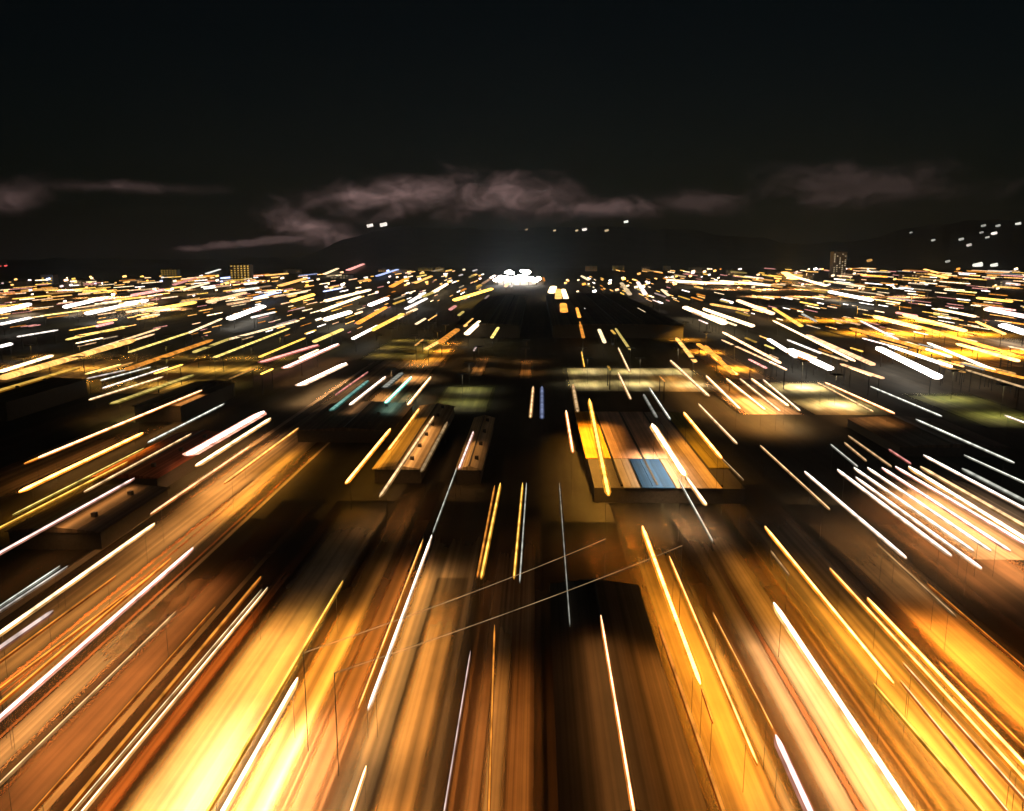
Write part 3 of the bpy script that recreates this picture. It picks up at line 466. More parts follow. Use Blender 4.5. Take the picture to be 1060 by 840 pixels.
(345.07,572.27,345.07,619.23,9,1.92,'orange',2,'slim medium orange city light in the middle distance, far right edge',0),
(496.94,1303.65,496.94,1424.81,9,5.28,'grey',1,'slim medium pale grey city light on the skyline, right side',0),
(125.33,465.08,125.33,489.74,9,1.87,'yellow',0,'slim short yellow city light in the nearer blocks, right middle',0),
(-700.28,1391.97,-700.28,1444.44,9,2.8,'peach',0,'slim short peach city light on the skyline, left side',0),
(-497.08,1715.23,-497.08,1861.25,9,4.69,'blue',1,'slim short blue city light on the skyline, left middle',0),
(194.24,831.58,194.24,868.27,9,3.3,'olive',1,'slim short olive yellow city light just below the skyline, right middle',0),
(1153.99,2043.93,1153.99,2221.26,9,8.18,'peach',2,'slim medium peach city light on the skyline, far right edge',0),
(-510.19,1137.38,-510.19,1181.99,9,4.58,'olive',2,'slim short olive yellow city light just below the skyline, left side',0),
(-665.7,1043.37,-665.7,1124.89,9,5.75,'amber',1,'slim medium amber city light just below the skyline, far left edge',1),
(-590.44,974.17,-590.44,1035.17,9,3.99,'amber',0,'slim medium amber city light just below the skyline, far left edge',1),
(-676.37,1639.43,-676.37,1717.23,9,5.5,'orange',2,'slim short orange city light on the skyline, left side',0),
(281.87,571.46,281.87,614,9,2.3,'yellow',3,'slim medium yellow city light in the middle distance, right side',0),
(544.93,1073.96,544.93,1113.75,9,2.1,'cream',3,'slim short cream city light just below the skyline, far right edge',0),
(194.25,447.69,194.25,489.03,9,0.92,'pinkwhite',3,'slim medium pinkish white city light in the nearer blocks, right side',0),
(996.75,1897.31,996.75,1976.22,9,3.7,'pinkwhite',3,'slim short pinkish white city light on the skyline, far right edge',0),
(-258.22,448.18,-258.22,477.59,9,1.24,'cream',3,'slim medium cream city light in the nearer blocks, far left edge',0),
(-454.93,1112.78,-454.93,1154.6,9,2.98,'grey',3,'slim short pale grey city light just below the skyline, left side',0),
(109.53,355.38,109.53,380.89,9,1.45,'pinkwhite',3,'slim short pinkish white city light in the nearer blocks, right middle',0),
(-565.01,867.83,-565.01,939.93,9,2.4,'yellow',2,'slim medium yellow city light just below the skyline, far left edge',1),
(-502.28,729.22,-502.28,791.06,9,2.03,'yellow',2,'slim medium yellow city light just below the skyline, far left edge',1),
(78.98,1203.73,78.98,1283.54,9,3.23,'olive',0,'slim short olive yellow city light on the skyline, centre',0),
(-115.59,335.31,-115.59,352.01,9,0.92,'yellow',3,'slim short yellow city light in the nearer blocks, left middle',0),
(-62.05,656.62,-62.05,698.28,9,2.67,'olive',1,'slim short olive yellow city light in the middle distance, left of the white glow',0),
(-408.95,791.88,-408.95,831.96,9,2.15,'amber',3,'slim short amber city light just below the skyline, left side',1),
(-368.44,842.68,-368.44,884.22,9,3.42,'amber',1,'slim short amber city light just below the skyline, left side',1),
(228.06,579.61,228.06,633.64,9,1.97,'peach',1,'slim medium peach city light in the middle distance, right side',0),
(-124.2,322.54,-124.2,353.28,9,0.68,'amber',0,'slim medium amber city light in the nearer blocks, left middle',0),
(-333.28,1174.86,-333.28,1224.87,9,2.36,'amber',2,'slim short amber city light just below the skyline, left middle',1),
(-323.65,1055.33,-323.65,1096.84,9,2.82,'amber',2,'slim short amber city light just below the skyline, left middle',1),
(141.65,613.43,141.65,666.04,9,2.5,'tan',3,'slim short tan city light in the middle distance, right middle',0),
(139.58,572.17,139.58,606.86,9,2.3,'cream',2,'slim short cream city light in the middle distance, right middle',0),
(-294.45,911.72,-294.45,967.3,9,3.09,'peach',1,'slim short peach city light just below the skyline, left middle',1),
(-395.22,1153.05,-395.22,1216.38,9,3.89,'peach',0,'slim short peach city light just below the skyline, left middle',1),
(-161.21,335.77,-161.21,364.53,9,0.94,'yellow',3,'slim medium yellow city light in the nearer blocks, left side',0),
(304.92,669.65,304.92,702.54,9,1.77,'yellow',0,'slim short yellow city light in the middle distance, right side',0),
(-576.6,1597.48,-576.6,1724.73,9,4.36,'pink',3,'slim medium salmon pink city light on the skyline, left middle',0),
(138.96,1068.34,138.96,1129.23,9,3.56,'olive',1,'slim short olive yellow city light just below the skyline, right of the white glow',0),
(-112.62,726.08,-112.62,774.04,9,1.97,'peach',0,'slim short peach city light in the middle distance, left of the white glow',0),
(-276.4,1106.43,-276.4,1184.67,9,4.51,'cream',0,'slim short cream city light just below the skyline, left middle',0),
(-189.67,333.71,-189.67,363.91,9,0.94,'olive',3,'slim medium olive yellow city light in the nearer blocks, far left edge',0),
(282.18,884.94,282.18,937.19,9,1.77,'cream',2,'slim short cream city light just below the skyline, right middle',0),
(-55.02,886.78,-55.02,952.36,9,2.41,'pinkwhite',0,'slim short pinkish white city light just below the skyline, centre',0),
(-264.49,2106.18,-264.49,2304.6,9,11.51,'cream',0,'slim short cream city light on the skyline, left of the white glow',0),
(-171.55,470.45,-171.55,489.12,9,1.27,'tan',1,'slim short tan city light in the nearer blocks, left middle',0),
(684.92,1317.04,684.92,1418.09,9,2.63,'cream',3,'slim medium cream city light on the skyline, far right edge',0),
(122.68,585.89,122.68,617.61,9,1.57,'pinkwhite',2,'slim short pinkish white city light in the middle distance, right middle',0),
(-128.68,933.48,-128.68,1019.57,9,5.12,'olive',1,'slim short olive yellow city light just below the skyline, left of the white glow',0),
(238.86,606.88,238.86,643.66,9,1.62,'orange',2,'slim short orange city light in the middle distance, right side',0),
(671.16,1160.82,671.16,1228.04,9,4.58,'amber',2,'slim medium amber city light just below the skyline, far right edge',0),
(126.54,434.23,126.54,452.12,9,1.45,'olive',2,'slim short olive yellow city light in the nearer blocks, right middle',0),
(-651.46,1492.4,-651.46,1608.57,9,4.08,'peach',2,'slim medium peach city light on the skyline, left side',0),
(99.19,1061.05,99.19,1100.34,9,2.1,'amber',2,'slim short amber city light just below the skyline, right of the white glow',1),
(71.59,838.34,71.59,891.47,9,2.25,'amber',1,'slim short amber city light just below the skyline, right of the white glow',1),
(196.29,358.16,196.29,383.62,9,1.45,'grey',0,'slim medium pale grey city light in the nearer blocks, far right edge',0),
(-395.36,640.05,-395.36,699.15,9,1.79,'olive',3,'slim medium olive yellow city light in the middle distance, far left edge',0),
(51.45,321.1,51.45,335.56,9,0.65,'amber',1,'slim short amber city light in the nearer blocks, right of the white glow',0),
(-86.93,1584.27,-86.93,1737.27,9,6.5,'pinkwhite',3,'slim short pinkish white city light on the skyline, centre',0),
(213.64,423.14,213.64,459.07,9,0.86,'grey',1,'slim medium pale grey city light in the nearer blocks, right side',0),
(805.69,1763.59,805.69,1835.62,9,5.75,'pink',0,'slim short salmon pink city light on the skyline, right side',0),
(-96.61,1055.29,-96.61,1122.77,9,4.27,'orange',1,'slim short orange city light just below the skyline, left of the white glow',0),
(-75.82,722.19,-75.82,767.11,9,3.91,'pink',1,'slim short salmon pink city light in the middle distance, left of the white glow',0),
(-66.04,442.65,-66.04,476.39,9,1.22,'amber',1,'slim short amber city light in the nearer blocks, left of the white glow',0),
(-590.56,989.34,-590.56,1074.75,9,2.74,'olive',2,'slim medium olive yellow city light just below the skyline, far left edge',0),
(-254.89,470.5,-254.89,488.59,9,1.28,'cream',0,'slim short cream city light in the middle distance, left side',1),
(-307.97,629.83,-307.97,659.03,9,3.42,'cream',2,'slim short cream city light in the middle distance, left side',1),
(-598.31,1549.69,-598.31,1628.52,9,8.33,'blue',3,'slim short blue city light on the skyline, left side',0),
(354.18,1286.65,354.18,1379.97,9,4.3,'white',2,'slim short white city light on the skyline, right middle',0),
(-35.63,1194.37,-35.63,1337.96,9,3.31,'white',1,'slim short white city light on the skyline, centre',0),
(133.35,615.11,133.35,638.51,9,1.22,'olive',2,'slim short olive yellow city light in the middle distance, right middle',0),
(-389.2,1044.46,-389.2,1143.67,9,5.77,'grey',2,'slim medium pale grey city light just below the skyline, left middle',0)]
ZONES = [  # ground strips toned to carry the bands of smeared light
('yard',-107.19,102.31,70.43,175.63,'brown_tone'),
('road',-87.47,-66.28,70.43,604.68,'asphalt_warm'),
('pavement',-90.34,-87.47,70.43,604.68,'slab'),
('pavement',-66.28,-64.84,70.43,604.68,'slab'),
('pavement',-67.51,-61.69,70.43,130.9,'slab'),
('yard',-61.69,-50.86,70.43,190.01,'brown_tone'),
('yard',-45.52,-33.93,70.43,190.01,'pale_tone'),
('yard',-33.56,-27.45,70.43,206.8,'ochre_tone'),
('streak_strip',-27.2,-23.46,70.43,206.8,'brown_tone'),
('road',-23.09,-9.26,70.43,190.01,'asphalt_warm'),
('streak_strip',-8.76,1.7,70.43,186.21,'brick_lane'),
('yard',18.02,30.36,70.43,190.01,'ochre_tone'),
('road',30.73,43.31,70.43,190.01,'concrete_lane'),
('yard',43.69,50.17,70.43,206.8,'ochre_tone'),
('road',44.83,59.77,70.43,206.8,'asphalt_warm'),
('yard',60.26,73.43,70.43,190.01,'ochre_tone'),
('yard',73.75,97.53,70.43,206.8,'brown_tone'),
('yard',-154.24,-128.26,190.01,279.53,'ochre_tone'),
('sports_field',11.89,83.58,349.75,428.66,'pale_turf'),
('sports_field',-41.04,-16.94,302.18,368.07,'turf'),
('sports_field',102.49,134.64,300.31,382.34,'pale_turf'),
('sports_field',154.1,187.29,279.53,352.26,'turf'),
('parking_lot',75.62,102.49,300.31,385.32,'concrete_lane'),
('parking_lot',82.75,123.6,154.85,224.49,'concrete_lane'),
('streak_strip',-75.33,-74.37,70.43,206.8,'red_streak'),  # coloured strips added to imitate red and tan light streaks
('streak_strip',-73.41,-72.6,70.43,206.8,'red_streak'),
('streak_strip',-70.84,-69.39,70.43,250.44,'slab'),
('streak_strip',-67.3,-66.34,70.43,250.44,'red_streak'),
('streak_strip',-48.13,-45.39,70.43,190.01,'red_streak'),
('streak_strip',-54.11,-52.62,70.43,190.01,'ochre_tone'),
('streak_strip',-6.02,-3.03,70.43,142.62,'slab'),
('streak_strip',35.09,36.34,70.43,163.16,'red_streak'),
('streak_strip',26.87,28.86,70.43,163.16,'slab'),
('yard',-18.09,-11.99,70.43,142.62,'ochre_tone'),
('yard',-300.02,-197.46,342.43,482.63,'ochre_tone'),
('yard',-200.62,-134.48,337.71,482.63,'ochre_tone'),
('yard',220.78,342.88,432.39,782.04,'ochre_tone'),
('yard',-72.34,-46.76,424.99,557.8,'ochre_tone'),
('yard',-101.23,-59.05,447.96,570.45,'turf'),
('yard',-8.82,-1.19,385.32,464.66,'ochre_tone'),
('yard',-33.75,-24.6,391.42,478.01,'ochre_tone'),
('yard',-70.48,-48.51,305.98,456.16,'ochre_tone'),
('yard',88.85,116.32,385.32,597.52,'ochre_tone'),
('yard',267.42,526.87,995.65,1625.06,'ochre_tone'),
('yard',-982.54,-311.01,736.7,1366.67,'ochre_tone')]
SHEDS = [
(2.7,16.9,70.43,126.41,6,'dark long shed roof at bottom centre under the lone steep peach light'),
(-107.59,-87.97,154.85,186.21,4,'dark roof below the twin fine lines on the left'),
(-234.32,-188.53,279.53,333.12,7,'dark roof at the left edge above the bold amber line'),
(107.97,140.1,237.97,279.53,3,'dark roof between olive field and white bars'),
(-56.9,-11.11,570.45,940.72,9,'dark low block under the white glow'),
(11.78,103.35,570.45,995.65,9,'dark wide block in the middle right of the white glow'),
(-75.98,-45.45,250.44,296.64,4,'dark roof below the cool coloured lights'),
(-142.75,-125.58,279.53,333.12,6,'dark roof between the long peach line and the widest white light line')]
LIT_ROOFS = [
(-112.05,-94.85,194.77,245.3,4,'red_tile','reddish brown tiled roof lit warm, beside the orange road on the left'),
(-42.4,-29.61,204.99,293.06,4,'tan_metal','tan ribbed roof glowing dimly left of centre'),
(-20.6,-13.91,204.99,271.67,4,'tan_metal','small narrow tan ribbed roof at centre left')]
HALL = (13.93,20.88,29.49,37.83,45.06,51.17,189.67,217.75,283.79)
CABLES = [(-27.44,88.87,11.81,129.06),(-22.61,84.27,23.94,126.26)]
SKYLINE_LAMPS = [
(938.38,2360.39,3.92,'pinkwhite',3,'far right skyline'),
(-479.85,1392.78,2.95,'cream',3,'skyline left of the white glow'),
(-705.17,1226.29,3.33,'pinkwhite',3,'far left skyline'),
(-434.28,893,2.36,'peach',2,'far left skyline'),
(-671.12,1081.34,3.46,'orange',3,'far left skyline'),
(158.98,1221.94,3.14,'cream',3,'skyline right of the white glow'),
(-824.44,1626.93,5.27,'amber',3,'far left skyline'),
(-681.83,1314.96,2.18,'amber',3,'far left skyline'),
(-635.91,1144.2,2.6,'amber',3,'far left skyline'),
(542.98,1220.65,2.25,'orange',2,'far right skyline'),
(479.98,1794.71,4.54,'peach',3,'far right skyline'),
(249.76,1590.1,3.6,'white',3,'skyline right of the white glow'),
(157.51,1421.05,2.08,'orange',3,'skyline right of the white glow'),
(-494.36,1301.31,4.25,'yellow',4,'far left skyline'),
(-796.37,1226.94,2.52,'amber',3,'far left skyline'),
(-278.4,926.71,1.42,'orange',2,'skyline left of the white glow'),
(-724.63,1576.29,3.57,'white',2,'far left skyline'),
(722.66,1892.6,4.46,'cream',3,'far right skyline'),
(-180.26,1352.61,3.64,'amber',3,'skyline left of the white glow'),
(619.59,1692.37,3.2,'peach',3,'far right skyline'),
(-263.55,1913.9,5.46,'yellow',2,'skyline left of the white glow'),
(409.32,1274.88,2.68,'cream',4,'far right skyline'),
(374.01,1790.18,3.48,'white',4,'skyline right of the white glow'),
(117.91,1318.86,3.8,'cream',4,'skyline right of the white glow'),
(-294.15,1648.95,3.28,'pinkwhite',3,'skyline left of the white glow'),
(-180.65,1650.01,2.6,'amber',3,'skyline left of the white glow'),
(-280.73,1120.77,3.63,'amber',3,'skyline left of the white glow'),
(692.18,1258.8,1.86,'cream',4,'far right skyline'),
(-380,1354.48,3.31,'orange',4,'skyline left of the white glow'),
(329.84,1649.8,2.43,'white',3,'skyline right of the white glow'),
(-197.61,2255.48,5.4,'cream',2,'skyline left of the white glow'),
(-213.19,1498.59,4.74,'pinkwhite',3,'skyline left of the white glow'),
(-147.16,1416.33,3.85,'white',2,'skyline left of the white glow'),
(-617.35,1388.75,4.17,'cream',3,'far left skyline'),
(-500.01,955.83,2.87,'white',4,'far left skyline'),
(185.71,1391.39,2.49,'pinkwhite',3,'skyline right of the white glow'),
(-276.01,1990.67,4.13,'cream',2,'skyline left of the white glow'),
(487.08,2347.22,4.62,'cream',2,'skyline right of the white glow'),
(-940.6,1461.27,3.49,'amber',3,'far left skyline'),
(533.91,1248.37,4.05,'pinkwhite',3,'far right skyline'),
(-264.02,1884.07,4.5,'amber',2,'skyline left of the white glow'),
(-887.25,1416.72,3.36,'pinkwhite',4,'far left skyline'),
(135.84,1221.09,3.21,'cream',3,'skyline right of the white glow'),
(-677.72,1415.71,2.48,'orange',3,'far left skyline'),
(154.8,1184.41,2.44,'cream',4,'skyline right of the white glow'),
(231.82,1863,5.71,'amber',2,'skyline right of the white glow'),
(-148.47,1419.99,2.6,'amber',3,'skyline left of the white glow'),
(107.55,1092.73,3.55,'peach',2,'skyline right of the white glow'),
(-497.27,1410.43,2.6,'blue',3,'skyline left of the white glow'),
(-202.36,1296.44,3.78,'cream',3,'skyline left of the white glow'),
(-772.96,1402.54,2.51,'yellow',3,'far left skyline'),
(-256.26,1610.36,3.9,'white',4,'skyline left of the white glow'),
(-304.33,1294.7,2.87,'cream',3,'skyline left of the white glow'),
(55.27,1462.72,2.84,'peach',3,'skyline right of the white glow'),
(-191.66,1749.67,3.59,'cream',3,'skyline left of the white glow'),
(-570.85,1613.86,3.12,'amber',3,'skyline left of the white glow'),
(55.64,1419.13,2.42,'amber',3,'skyline right of the white glow'),
(-530.28,1372.89,2.5,'blue',4,'far left skyline'),
(-502.63,1349.13,4.34,'amber',3,'far left skyline'),
(129.22,1435.93,3.46,'white',4,'skyline right of the white glow'),
(165.82,1578.27,4.22,'cream',2,'skyline right of the white glow'),
(-364.81,1146.62,1.7,'yellow',3,'skyline left of the white glow'),
(-395.28,1483.05,4.06,'cream',3,'skyline left of the white glow'),
(-323.05,1272.69,1.97,'cream',3,'skyline left of the white glow'),
(490.96,1414.71,2.15,'amber',3,'far right skyline'),
(-731.81,1328.88,2.62,'yellow',4,'far left skyline'),
(692.57,1756.97,5.5,'amber',3,'far right skyline'),
(-662.32,1056.39,3.34,'white',2,'far left skyline'),
(217.06,1291.5,4.23,'amber',4,'skyline right of the white glow'),
(-284.88,1327.79,2.62,'amber',3,'skyline left of the white glow'),
(691.71,1448.48,3.1,'cream',3,'far right skyline'),
(-148.41,1281.48,2.73,'amber',2,'skyline left of the white glow'),
(47.76,1327.7,3.28,'amber',3,'skyline right of the white glow'),
(74.21,1276.78,4.02,'orange',3,'skyline right of the white glow'),
(1193.26,2367.82,7.22,'orange',2,'far right skyline'),
(-302.34,1175.91,3.34,'white',2,'skyline left of the white glow'),
(-170.2,1282.56,2.5,'amber',2,'skyline left of the white glow'),
(-223.49,1021.25,3.25,'peach',4,'skyline left of the white glow'),
(367.91,1945.44,5.79,'pinkwhite',3,'skyline right of the white glow'),
(-395.61,937.15,1.81,'pinkwhite',3,'far left skyline'),
(852.68,1562.39,4.95,'amber',3,'far right skyline'),
(-314.67,1518.73,3.98,'amber',3,'skyline left of the white glow'),
(-540.47,1105.19,2.08,'peach',3,'far left skyline'),
(-681.27,1035.79,3.35,'amber',3,'far left skyline'),
(462.4,2147.3,5.35,'amber',3,'skyline right of the white glow'),
(-274.58,1152.89,2.57,'pinkwhite',3,'skyline left of the white glow'),
(393.89,2077.65,6.16,'peach',4,'skyline right of the white glow'),
(890.73,2359,3.33,'orange',4,'far right skyline'),
(-657.26,1648.92,3.3,'orange',2,'far left skyline'),
(349.23,1586.55,2.7,'cream',4,'skyline right of the white glow'),
(-116.77,1711.49,4.21,'amber',2,'skyline left of the white glow'),
(-526.71,806.63,1.29,'peach',3,'far left skyline'),
(-204.89,1842.69,3.72,'pinkwhite',3,'skyline left of the white glow'),
(753.49,1551.6,4.03,'orange',2,'far right skyline'),
(-783.06,1614.29,4.88,'yellow',3,'far left skyline'),
(-197.7,1013.58,3.06,'pinkwhite',3,'skyline left of the white glow'),
(-573.77,1075.94,3.07,'orange',3,'far left skyline'),
(-240.92,1336.78,2.7,'white',3,'skyline left of the white glow'),
(-463.58,946.13,1.79,'orange',2,'far left skyline'),
(-539.11,1022.97,3.24,'yellow',3,'far left skyline'),
(-640.56,1388.15,3.64,'blue',3,'far left skyline'),
(416.83,2052.88,5.31,'peach',4,'skyline right of the white glow'),
(-838.24,1529.64,3.59,'peach',3,'far left skyline'),
(577.43,2349.86,5.14,'pinkwhite',3,'far right skyline'),
(-848.75,1486.99,4.66,'yellow',2,'far left skyline'),
(-145.47,1375.49,4.29,'amber',3,'skyline left of the white glow'),
(-383.73,2125.78,5.71,'blue',3,'skyline left of the white glow'),
(-103.91,1527.46,3.48,'pinkwhite',3,'skyline left of the white glow'),
(635.13,1148.5,3.13,'cream',3,'far right skyline'),
(161.29,1517.79,4.84,'yellow',4,'skyline right of the white glow'),
(271.98,1652.46,3.95,'white',2,'skyline right of the white glow'),
(840.57,2110.17,5.64,'peach',3,'far right skyline'),
(282.96,1669.52,3.46,'yellow',3,'skyline right of the white glow'),
(74.97,1458.4,2.67,'cream',3,'skyline right of the white glow'),
(-511.59,982.46,2.63,'orange',3,'far left skyline'),
(-459.68,1345.15,3.08,'pinkwhite',2,'skyline left of the white glow'),
(310.22,1182.42,3.54,'cream',2,'far right skyline'),
(793.9,2334.08,5.63,'pinkwhite',2,'far right skyline'),
(140.16,1093.26,1.75,'pinkwhite',4,'skyline right of the white glow'),
(-697.4,1281.54,1.98,'blue',3,'far left skyline'),
(-890.45,1477.49,4.82,'blue',4,'far left skyline'),
(-342.25,1219.68,3.84,'yellow',2,'skyline left of the white glow'),
(142.57,1174.38,3.67,'cream',3,'skyline right of the white glow'),
(-493.19,1098.97,3.26,'white',2,'far left skyline'),
(874.69,2358.53,5.52,'white',3,'far right skyline'),
(574.04,2349.76,3.71,'white',3,'far right skyline'),
(809.24,2356.62,4.39,'amber',3,'far right skyline'),
(493.42,2347.41,3.78,'peach',2,'skyline right of the white glow'),
(-759.09,1334.26,3.32,'amber',3,'far left skyline'),
(654.11,1520.42,3.77,'amber',3,'far right skyline'),
(263.08,1279.62,1.83,'peach',3,'skyline right of the white glow'),
(-599.84,960.01,1.72,'cream',4,'far left skyline'),
(445.67,1131.85,2.41,'peach',2,'far right skyline'),
(-289.08,1421.52,4.42,'orange',2,'skyline left of the white glow'),
(-421.36,1070.92,2.21,'peach',4,'far left skyline'),
(-272.38,1608.34,3.29,'cream',4,'skyline left of the white glow'),
(-461.29,1944.78,5.97,'peach',2,'skyline left of the white glow'),
(169.72,1273.23,2.44,'amber',3,'skyline right of the white glow'),
(-483.65,827.35,2.09,'white',3,'far left skyline'),
(1356.85,2372.59,7.09,'cream',4,'far right skyline'),
(180.68,1328.59,3.84,'white',3,'skyline right of the white glow'),
(509.35,1184.79,2.32,'cream',3,'far right skyline'),
(408.16,1530.71,3.14,'amber',4,'far right skyline'),
(-296.07,1249.49,3.86,'white',4,'skyline left of the white glow'),
(618.96,1359.24,2.23,'amber',2,'far right skyline'),
(-197.31,1238.57,3.13,'amber',3,'skyline left of the white glow'),
(-428.27,1539.31,3.79,'blue',3,'skyline left of the white glow'),
(-783.01,1375.8,3.51,'cream',3,'far left skyline'),
(74.73,1051.4,3.4,'white',4,'skyline right of the white glow'),
(285.68,1167.32,2.33,'peach',3,'far right skyline'),
(-481.43,1549.94,4.43,'cream',3,'skyline left of the white glow'),
(-639.33,1777.12,3.87,'cream',3,'skyline left of the white glow'),
(906.28,2002.28,3.51,'cream',2,'far right skyline'),
(448.61,1272.46,3.48,'white',2,'far right skyline'),
(-530.74,1256.03,3.32,'cream',2,'far left skyline'),
(-557.96,1424.94,3.79,'cream',4,'far left skyline'),
(131.41,1225.13,1.85,'amber',4,'skyline right of the white glow'),
(789.67,2356.05,6.67,'white',4,'far right skyline'),
(-458.47,1369.6,2.02,'cream',3,'skyline left of the white glow'),
(53.34,1050.66,2.3,'cream',3,'skyline right of the white glow'),
(-767.3,1660.88,2.82,'amber',2,'far left skyline'),
(-323.69,1562.69,3.8,'white',3,'skyline left of the white glow'),
(223.78,1348.85,2.47,'white',3,'skyline right of the white glow'),
(620.32,1739.39,4.93,'cream',3,'far right skyline'),
(218.89,1378.15,3.38,'peach',3,'skyline right of the white glow'),
(-84.52,1422.96,2.41,'white',3,'skyline left of the white glow'),
(-153.74,1001.32,2.6,'cream',2,'skyline left of the white glow'),
(-692.13,1179.23,3.45,'pinkwhite',3,'far left skyline'),
(-484.9,1110.42,2.71,'amber',3,'far left skyline'),
(646.87,2064.98,3.69,'peach',3,'far right skyline'),
(771.01,2355.51,3.56,'cream',4,'far right skyline'),
(316.36,1697.64,4.16,'amber',4,'skyline right of the white glow'),
(878.72,1869.88,2.7,'amber',2,'far right skyline'),
(-458.21,1397.07,2.93,'amber',3,'skyline left of the white glow'),
(413.64,1422.27,4.32,'orange',4,'far right skyline'),
(-485.5,1256.76,2.93,'amber',3,'far left skyline'),
(-890.59,1621.05,2.82,'amber',4,'far left skyline'),
(-653.57,1669.79,5.08,'amber',3,'far left skyline'),
(-611.02,1008.72,1.8,'peach',3,'far left skyline'),
(-456.92,874.94,1.48,'cream',3,'far left skyline'),
(-515.37,1094.65,3.14,'cream',4,'far left skyline'),
(456.09,2320.8,6.02,'white',4,'skyline right of the white glow'),
(-402.57,1106.7,1.66,'cream',3,'far left skyline'),
(82.34,1288.07,1.93,'cream',3,'skyline right of the white glow'),
(-825.86,1422.65,4.68,'peach',4,'far left skyline'),
(-852.9,1290.6,2.22,'pinkwhite',2,'far left skyline'),
(448.6,1151.52,2.36,'cream',3,'far right skyline'),
(456.1,1122.78,3.09,'amber',3,'far right skyline'),
(521.37,2348.22,3.58,'orange',2,'skyline right of the white glow'),
(-680.69,1654.98,5.35,'pinkwhite',3,'far left skyline')]
